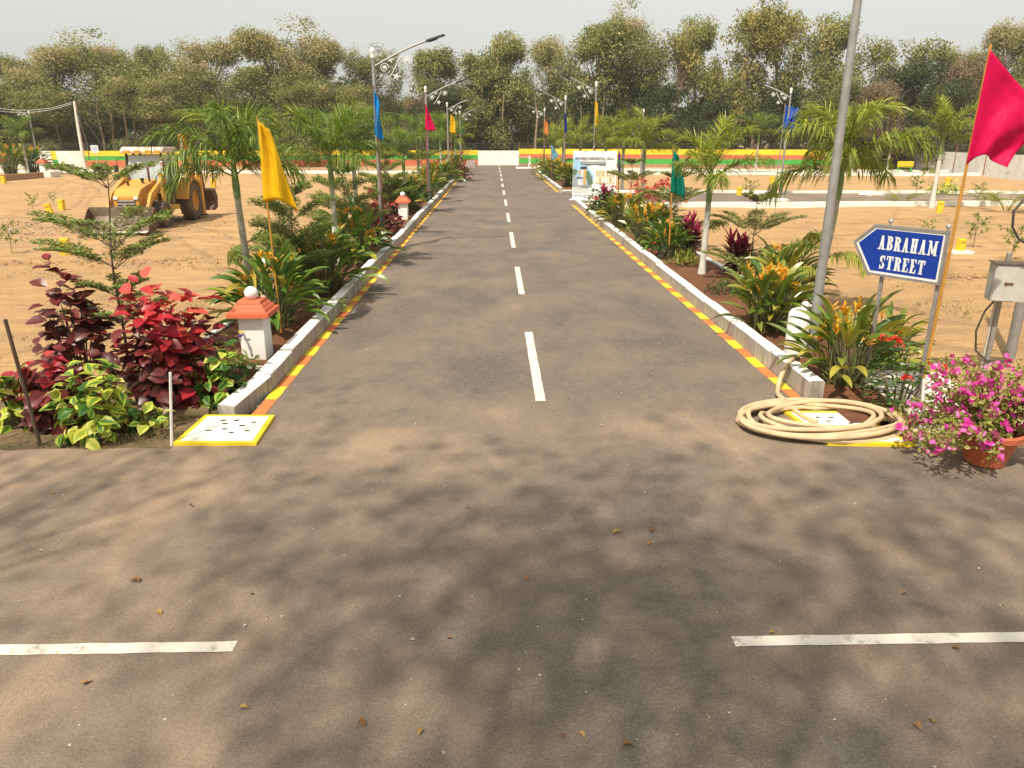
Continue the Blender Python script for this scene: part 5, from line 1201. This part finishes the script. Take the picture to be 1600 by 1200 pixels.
# ------------------------------------------------------------------ grass, weeds, fallen leaves, chips
def tufts(name, label, spots, n, size, mat_='grass'):
    mb = MB(); pos = []
    for px, py, rx, ry, k in spots:
        c = G(px, py)
        for i in range(k):
            a, r = rnd.uniform(0, 6.28), math.sqrt(rnd.random()); pos.append((c.x + rx * r * math.cos(a), c.y + ry * r * math.sin(a), -.09 if abs(c.x) > 5.2 or c.y > 12 else -.02))
    pos = np.array(pos); k = len(pos)
    for j in range(n):
        d = unit(k) * .7; d[:, 2] = np.abs(d[:, 2]) + .45
        scatter(mb, leaf_rhomb(.14, .02), pos + RNG.normal(size=(k, 3)) * np.array([.04, .04, .0]), d, unit(k), RNG.uniform(size * .5, size * 1.2, k), RNG.uniform(0, 1, k))
    return tag(mb.build(name, mat_), label, 'grass', kind='stuff')
tufts('grass', 'sparse dry grass patches on the sandy fields', [(40, 684, .8, .25, 110), (110, 695, .8, .12, 40), (285, 462, 2.0, .5, 90), (230, 470, 1.6, .5, 60), (330, 412, 1.5, .7, 90), (370, 385, 1.6, .8, 60), (60, 300, 6, 1.2, 120), (30, 285, 6, 1.5, 90), (1440, 475, 1.6, .5, 90), (1510, 485, 1.2, .4, 60), (1215, 378, 1.2, .5, 60), (1250, 370, 1.6, .6, 50), (1560, 340, 6, .8, 90), (380, 570, .3, .25, 60), (300, 650, .4, .2, 60), (250, 680, .35, .1, 50), (1100, 455, .4, .4, 30), (1450, 310, 6, .5, 80), (1520, 266, 8, 1, 80), (150, 300, 9, 2, 160), (420, 330, 3, 2, 90), (60, 420, 2.5, 1, 90), (20, 540, 1.2, 1.0, 80), (1350, 345, 5, .8, 90), (1300, 280, 8, 1.5, 120), (1480, 440, 2, .5, 60), (1560, 470, 1.5, .6, 60), (130, 350, 4, 1.2, 80), (10, 640, .8, .6, 60)], 4, .07)
fkinds = []
def make_leaf(label):
    V, F = leaf_oval(.22, .3, .6); mb = MB(); mb.raw(V * .075, F, 0, [.22, .5, .72, .05][len(fkinds) % 4]); return tag(mb.build('fallen_leaf', 'dryleaf'), label, 'fallen leaf', 'dry leaves fallen on the asphalt')

fl = [(218, 912, 1.7, 'largest curled brown leaf on the asphalt above the left white line'), (207, 910, 1.2, 'dark leaf touching the largest curled leaf'), (244, 958, 1.1, 'yellow-green leaf just above the left white line'), (298, 794, .9, 'small pale leaf on dusty asphalt below the left cover slab'), (373, 1110, 1.1, 'tan leaf right below the end of the left white line'), (142, 1068, .9, 'pinkish leaf below the left white line, right of a pair'), (126, 1073, .9, 'pinkish leaf below the left white line, left of a pair'), (562, 1128, 1.1, 'brown leaf low in the middle-left shade'), (659, 1142, .9, 'small leaf right of the brown one low in the shade'), (392, 932, .9, 'small brown leaf right of the yellow-green leaf'), (706, 1000, .8, 'small olive leaf in the shade left of centre'), (966, 833, 1.1, 'ochre leaf uppermost in the trio near the road centre'), (963, 834, .9, 'leaf overlapping the uppermost ochre leaf of the trio'), (1015, 848, 1.2, 'ochre leaf lowest in the trio near the road centre'), (1016, 833, 1.2, 'dark spot-like leaf in the trio near the road centre'), (822, 904, .8, 'pale leaf alone on the asphalt near the road centre'), (1408, 930, .9, 'pink-brown leaf above the right white line'), (1499, 1018, 1.1, 'brown leaf lying on the lower edge of the right white line'), (972, 1168, 1.3, 'large orange-brown leaf at the bottom middle'), (905, 1147, .9, 'small leaf just left of the large orange one at the bottom'), (1428, 1132, 1.1, 'pale leaf of a pair low at right'), (1457, 1133, 1.1, 'olive leaf of a pair low at right'), (80, 771, .9, 'twig-like dark leaf at upper left of the near asphalt'), (727, 795, .7, 'dark speck leaf on bright asphalt left of the road centre'), (1210, 991, .8, 'small leaf touching the right white line near its left end'), (880, 1155, .8, 'round olive leaf at the bottom left of the orange one')]
for px, py, sc, lb in fl:
    if len(fkinds) < 4: o = make_leaf(lb); fkinds.append(o)
    else: o = rnd.choice(fkinds[:3]).copy(); COL.objects.link(o); o['label'] = lb
    g = G(px, py); o.location = (g.x, g.y, .018); o.rotation_euler = (rnd.uniform(-.3, .3), rnd.uniform(-.35, .35), rnd.uniform(0, 6.28)); o.scale = (sc * .72, sc * .72, sc * .72)
# gravel chips strewn over asphalt and grey gravel patch
mb = MB(); k = 700; pos = np.stack([RNG.uniform(-6, 6, k), RNG.uniform(2.6, 12, k), np.full(k, .002)], 1); scatter(mb, leaf_rhomb(.8, .25), pos, unit(k) * np.array([1, 1, .1]), np.tile([0, 0, 1.0], (k, 1)), RNG.uniform(.006, .02, k) * RNG.choice([1, 1, 1, 1.8], k), .5)
tag(mb.build('gravel', 'litter'), 'small pale stone chips scattered on the asphalt', 'gravel', kind='stuff')
mb = MB(); k = 900; c = G(30, 355); pos = np.stack([c.x + RNG.normal(size=k) * 3.5, c.y + RNG.normal(size=k) * 2.2, np.full(k, -.085)], 1)
scatter(mb, leaf_rhomb(.8, .3), pos, unit(k) * np.array([1, 1, .2]), np.tile([0, 0, 1.0], (k, 1)), RNG.uniform(.05, .13, k), .5)
tag(mb.build('gravel', 'concrete'), 'grey crushed stone spread on the field at far left', 'gravel', kind='stuff')
mb = MB(); cl = []
for px, py, rx, ry, k in ((1560, 425, 3.2, .5, 260), (120, 405, 4.5, .5, 200), (300, 400, 3, .4, 100), (1250, 412, 4, .5, 120), (1380, 640, .5, .3, 60), (1440, 690, .4, .12, 40)):
    c = G(px, py); cl += [(c.x + rnd.gauss(0, rx * .5), c.y + rnd.gauss(0, ry * .5), rnd.uniform(.015, .07)) for _ in range(k)]
for x, y, r in cl:
    V = np.array([(0, 0, .9), (1, .1, 0), (.2, .9, .1), (-.9, .3, 0), (-.4, -.8, .05), (.6, -.7, 0)]) * r + RNG.normal(size=(6, 3)) * r * .2; mb.raw(V + np.array([x, y, -.09 if y > 11 else -.02]), [(0, 1, 2), (0, 2, 3), (0, 3, 4), (0, 4, 5), (0, 5, 1)])
tag(mb.build('dirt_clods', 'dirt', smooth=False), 'loose clods of sandy soil on the fields', 'soil', kind='stuff')

# ------------------------------------------------------------------ woodland behind the wall
def make_tree(seed, leafm, cr=5.2, H_=14.0, low=.22, nc=95, per=62, ls=.36, top=.35, base_t=.3, kind='round', bark='bark', brown=.0, open_=0.0):
    """nominal 14 m tree: tapered leaning trunk, limbs to the clumps, crown of leaf-sized faces in clumps"""
    def mk(label):
        rnd.seed(seed); R = np.random.default_rng(seed)
        t = thing('tree', label, 'tree', group='trees of the wood behind the wall')
        ln = Vector((rnd.uniform(-.8, .8), rnd.uniform(-.5, .5), 0)); ms = MB(); hs_ = H_ * .62
        tr = [ln * (q ** 1.5) + Z * (hs_ * q) + Vector((.12 * math.sin(q * 7 + seed), .1 * math.cos(q * 5), 0)) for q in np.linspace(0, 1, 9)]; tr[0].z = -.4
        ms.tube(tr, np.linspace(.22, .08, 9), 8)
        lobes = [(Vector((0, 0, H_ * .68)), cr * .74, H_ * .30)]
        for i in range(9):
            a = i * 2.4 + rnd.uniform(-.3, .3); z = H_ * (low + .06 + (.84 - low) * ((i * .618) % 1)); lobes.append((Vector((math.cos(a) * cr * .55, math.sin(a) * cr * .55, z)), cr * rnd.uniform(.36, .56), H_ * rnd.uniform(.15, .24)))
        for i in range(3): lobes.append((Vector((rnd.uniform(-.45, .45) * cr, rnd.uniform(-.4, .4) * cr, H_ * rnd.uniform(.84, .94))), cr * rnd.uniform(.2, .34), H_ * .08))
        P_ = []; D_ = []; NN = []; S_ = []; T_ = []; tw = []
        for i in range(nc):
            c, rx, rz_ = lobes[rnd.randrange(len(lobes))]; d = unit(1)[0]; d = Vector(d); q = rnd.uniform(.55, 1.0)
            cc = c + Vector((d.x * rx * q, d.y * rx * q, d.z * rz_ * q))
            if cc.z < H_ * low * .5: continue
            if i % 3 == 0:
                k = max(2, min(8, int(cc.z / hs_ * 8 * .72))); ms.tube([tr[k], tr[k].lerp(cc, .55) + Z * .3, cc], [.06, .035, .012], 5, caps=False)
            s_ = rnd.uniform(.55, 1.18); n = int(per * 1.75 * s_); u = R.normal(size=(n, 3)); u *= (1.25 * R.uniform(0, 1, n) ** .42 / np.linalg.norm(u, axis=1))[:, None] * np.array([1, 1, .82]) * s_
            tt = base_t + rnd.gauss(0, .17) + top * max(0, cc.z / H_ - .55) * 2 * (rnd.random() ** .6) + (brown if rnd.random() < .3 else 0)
            P_.append(np.array(cc) + u); D_.append(R.normal(size=(n, 3)) + u * .6 + np.array([0, 0, -.45])); NN.append(R.normal(size=(n, 3)) * .7 + u + np.array([0, 0, .8])); S_.append(R.uniform(ls * .5, ls * .95, n)); T_.append(tt + R.normal(size=n) * .13)
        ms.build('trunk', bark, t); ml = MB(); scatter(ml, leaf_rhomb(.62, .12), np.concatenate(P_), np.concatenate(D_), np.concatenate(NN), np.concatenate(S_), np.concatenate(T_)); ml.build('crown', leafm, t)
        return t
    return mk
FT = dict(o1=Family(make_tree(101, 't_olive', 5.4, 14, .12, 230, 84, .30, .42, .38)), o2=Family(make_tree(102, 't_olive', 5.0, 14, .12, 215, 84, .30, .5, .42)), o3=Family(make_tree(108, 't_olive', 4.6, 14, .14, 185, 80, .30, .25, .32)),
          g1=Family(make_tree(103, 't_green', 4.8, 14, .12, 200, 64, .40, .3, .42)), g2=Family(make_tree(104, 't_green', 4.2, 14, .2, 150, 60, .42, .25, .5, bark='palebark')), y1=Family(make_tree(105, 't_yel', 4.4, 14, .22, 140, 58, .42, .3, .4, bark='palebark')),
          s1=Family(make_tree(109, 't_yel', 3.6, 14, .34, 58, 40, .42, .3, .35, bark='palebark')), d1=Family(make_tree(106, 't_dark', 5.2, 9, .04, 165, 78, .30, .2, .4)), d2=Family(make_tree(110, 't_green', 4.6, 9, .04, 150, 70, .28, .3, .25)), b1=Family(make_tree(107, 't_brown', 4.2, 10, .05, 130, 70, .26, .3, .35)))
NH = dict(d1=9, d2=9, b1=10); NR = dict(o1=5.4, o2=5.0, o3=4.6, g1=4.8, g2=4.2, y1=4.4, s1=3.6, d1=5.2, d2=4.6, b1=4.2)
TREES = [  # kind, pixel x, pixel y of the top, distance, half-width in pixels, label
    ('o3', -5, 128, 96, 75, 'low olive tree cut by the left edge of the photo'), ('o1', 48, 86, 101, 52, 'olive tree with a dark topmost tuft above the lone far lamp'), ('o2', 112, 74, 97, 72, 'broad brown-topped tree above the utility pole'),
    ('o1', 190, 66, 100, 82, 'broadest brown-crowned tree, above the digger cab'), ('g1', 266, 75, 104, 34, 'green-tufted tree peeping between two brown crowns above the digger'), ('o3', 252, 118, 93, 60, 'brown dusty tree with low foliage right of the digger boom'),
    ('o2', 342, 62, 98, 58, 'brown tree behind the dark near left palm'), ('o1', 445, 46, 99, 78, 'tallest brown-crowned tree left of the sky-blue flag'), ('o2', 515, 60, 97, 60, 'olive tree just left of the sky-blue flag lamp head'), ('o3', 580, 80, 100, 46, 'olive tree directly behind the nearest left street lamp'),
    ('g1', 400, 105, 107, 60, 'olive tree deeper in the wood left of the yellow flag'), ('o3', 300, 110, 108, 60, 'shaded tree deeper behind the digger boom'),
    ('g1', 696, 78, 101, 50, 'tree right of the sky gap, behind the crimson flag'), ('g1', 745, 86, 97, 52, 'tree with pale leaves at the left end of the cream panel'), ('g2', 800, 56, 100, 44, 'tall tree over the cream panel with trunk in view'), ('o2', 855, 60, 104, 50, 'brown tree behind the peach-orange flag lamp'),
    ('g1', 925, 40, 99, 66, 'full green tree over the villa banner'), ('o1', 980, 20, 100, 52, 'towering tree with russet top behind the yellow flag right of the road'), ('s1', 1052, 55, 98, 44, 'airy tree with sky showing through, above the teal flag'), ('g2', 1085, 32, 101, 42, 'tall thin-crowned tree left of the two highest'), ('y1', 1150, 15, 97, 52, 'very tall yellow-green tree above the bright right palm'), ('y1', 1205, 18, 95, 46, 'very tall yellow-green tree beside the royal-blue flag lamp'),
    ('g2', 1290, 28, 92, 44, 'tall airy tree just left of the grey lamp pole'), ('s1', 1350, 62, 90, 36, 'slim sparse tree right of the grey lamp pole'), ('s1', 1425, 62, 88, 42, 'thin tree with a flat dark tuft between the pole and the magenta flag'), ('o2', 1478, 76, 88, 42, 'brown sparse tree left of the magenta flag tip'), ('o2', 1548, 34, 84, 48, 'tall brown wispy tree behind the magenta flag tip'), ('d2', 1612, 68, 78, 60, 'dense green tree cut by the right edge behind the magenta flag'),
    ('d1', 1400, 96, 86, 56, 'dense dark bushy tree above the yellow bench'), ('b1', 1500, 95, 80, 46, 'tree smothered in brown dry creeper left of the magenta flag'), ('b1', 1372, 130, 82, 48, 'brown creeper-covered bush tree right of the grey pole'), ('d1', 1458, 128, 78, 42, 'dark low tree above the slender far palm'), ('d2', 1310, 130, 88, 44, 'dark green bush tree behind the drooping right palm'),
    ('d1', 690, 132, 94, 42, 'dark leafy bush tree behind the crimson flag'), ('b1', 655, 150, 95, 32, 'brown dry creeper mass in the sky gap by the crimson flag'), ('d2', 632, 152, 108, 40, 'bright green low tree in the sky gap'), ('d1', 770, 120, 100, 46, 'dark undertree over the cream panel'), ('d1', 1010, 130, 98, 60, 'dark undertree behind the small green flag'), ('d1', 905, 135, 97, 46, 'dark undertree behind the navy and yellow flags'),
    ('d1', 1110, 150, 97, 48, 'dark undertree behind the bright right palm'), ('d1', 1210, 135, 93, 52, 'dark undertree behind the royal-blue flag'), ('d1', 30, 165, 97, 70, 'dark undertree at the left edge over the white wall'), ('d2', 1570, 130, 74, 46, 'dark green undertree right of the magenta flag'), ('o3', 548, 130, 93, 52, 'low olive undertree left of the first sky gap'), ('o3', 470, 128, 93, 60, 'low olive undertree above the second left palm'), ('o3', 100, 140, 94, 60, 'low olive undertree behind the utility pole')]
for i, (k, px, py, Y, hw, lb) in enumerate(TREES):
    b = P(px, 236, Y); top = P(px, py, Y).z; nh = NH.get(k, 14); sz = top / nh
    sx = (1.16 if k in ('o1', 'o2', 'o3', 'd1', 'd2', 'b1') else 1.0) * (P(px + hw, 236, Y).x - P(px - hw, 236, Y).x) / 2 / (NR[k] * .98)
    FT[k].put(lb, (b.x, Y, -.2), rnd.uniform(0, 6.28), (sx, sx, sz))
# bare trunks showing in the dark under the crowns
def make_trunk(label):
    rnd.seed(3); t = thing('tree', label, 'tree', group='slender trunks under the crowns'); mb = MB()
    mb.tube([(0, 0, -.3), (.15, 0, 3), (-.1, 0, 6), (.3, 0, 9)], [.17, .14, .11, .05], 7); mb.build('trunk', 'palebark', t)
    ml = MB(); n = 260; p = RNG.normal(size=(n, 3)) * np.array([1.3, 1.3, 1.2]) + np.array([.2, 0, 9]); scatter(ml, leaf_rhomb(.6), p, unit(n), unit(n) + np.array([0, 0, .7]), .36, RNG.uniform(.1, .7, n)); ml.build('crown', 't_green', t); return t
tk = Family(make_trunk)
for px, Y, rz, lb in ((95, 93.5, 0, 'slim trunk behind the white wall left of the utility pole'), (163, 94, 1, 'slim trunk behind the white wall right of the utility pole'), (182, 95, 3, 'slim trunk just above the small notice board'), (203, 93, 2, 'thick leaning trunk above the digger cab, left of its twin'), (216, 94, 4, 'leaning trunk above the digger cab, right of its twin'), (235, 95, 5, 'slim trunk left of the digger boom'), (786, 96, 1, 'slim pale trunk above the middle of the cream panel'), (838, 97, 3, 'slim trunk above the right end of the cream panel'), (906, 95, 2, 'slim trunk behind the navy flag lamp'), (1172, 93, 0, 'pale upright trunk behind the bright right palm'), (1268, 90, 2, 'pale trunk left of the grey lamp pole'), (1336, 87, 4, 'pale straight trunk just right of the grey lamp pole'), (458, 95, 3, 'trunk behind the second left palm'), (940, 96, 5, 'leaning thin trunk behind the yellow-green palms by the banner')):
    b = P(px, 236, Y); tk.put(lb, (b.x, Y, -.1), rz, (1, 1, .95))
# deep wood: a single far mass of foliage nobody could count
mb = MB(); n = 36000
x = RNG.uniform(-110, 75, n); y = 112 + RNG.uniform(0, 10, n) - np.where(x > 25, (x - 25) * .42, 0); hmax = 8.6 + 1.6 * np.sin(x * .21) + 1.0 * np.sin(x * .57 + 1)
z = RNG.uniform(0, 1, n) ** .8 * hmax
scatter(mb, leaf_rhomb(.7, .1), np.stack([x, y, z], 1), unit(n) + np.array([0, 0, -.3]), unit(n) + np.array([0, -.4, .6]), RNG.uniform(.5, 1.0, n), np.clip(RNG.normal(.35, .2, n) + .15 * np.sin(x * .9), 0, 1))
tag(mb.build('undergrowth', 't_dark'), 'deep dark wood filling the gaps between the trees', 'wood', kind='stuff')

# ------------------------------------------------------------------ the trees beside the photographer whose shade dapples the junction
def shade_tree(label, base, H_, ctr, rad, n_cl, per, ls, seed, spread=.42):
    rnd.seed(seed); R = np.random.default_rng(seed); t = thing('shade_tree', label, 'tree', base); b = Vector((0, 0, 0)); ms = MB()
    c = Vector(ctr) - Vector(base); fork = Vector((c.x * .25, c.y * .25, H_ * .48))
    ms.tube([(0, 0, -.3), (.05, .03, H_ * .2), fork], [.20, .16, .12], 10); P_ = []; D_ = []; NN = []
    for i in range(n_cl):
        d = Vector(unit(1)[0]); q = rnd.random() ** .45; e = c + Vector((d.x * rad[0] * q, d.y * rad[1] * q, d.z * rad[2] * q))
        m_ = fork.lerp(e, .5) + Z * .25
        ms.tube([fork, m_, e], [.045, .025, .008], 5, caps=False)
        s_ = rnd.uniform(.5, 1.2); k = int(per * s_); u = R.normal(size=(k, 3)) * spread * s_; P_.append(np.array(e) + u); D_.append(R.normal(size=(k, 3)) + u + np.array([0, 0, -.5])); NN.append(R.normal(size=(k, 3)) * .6 + np.array([0, 0, 1.0]))
    ms.build('trunk', 'bark', t); ml = MB(); p = np.concatenate(P_); scatter(ml, leaf_rhomb(.55), p, np.concatenate(D_), np.concatenate(NN), R.uniform(ls * .6, ls * 1.3, len(p)), R.uniform(.1, .8, len(p))); ml.build('crown', 't_green', t); return t
shade_tree('tall roadside tree outside the photo whose crown dapples the middle of the junction with shade', (-3.6, -5.4, 0), 17.0, (-3.5, -4.6, 15.5), (4.6, 3.3, 1.6), 48, 84, .22, 71, .66)
shade_tree('tall sparse tree outside the photo casting faint trunk shadows on the left asphalt', (-7.2, .2, 0), 13.5, (-8.6, -.6, 12.5), (2.6, 2.2, 1.0), 20, 70, .16, 72, .85)

# ------------------------------------------------------------------ dusty air
hm = bpy.data.materials.new('dusty_air'); hm.use_nodes = True; ht = hm.node_tree; ht.nodes.clear()
ho = ht.nodes.new('ShaderNodeOutputMaterial'); pv = ht.nodes.new('ShaderNodeVolumePrincipled')
pv.inputs['Color'].default_value = (.92, .93, .92, 1); pv.inputs['Density'].default_value = .00045; pv.inputs['Anisotropy'].default_value = .2
ht.links.new(pv.outputs[0], ho.inputs['Volume']); M['haze'] = hm
mb = MB(); mb.box((0, 45, 11.5), (640, 640, 26)); tag(mb.build('haze', 'haze', smooth=False), kind='stuff')
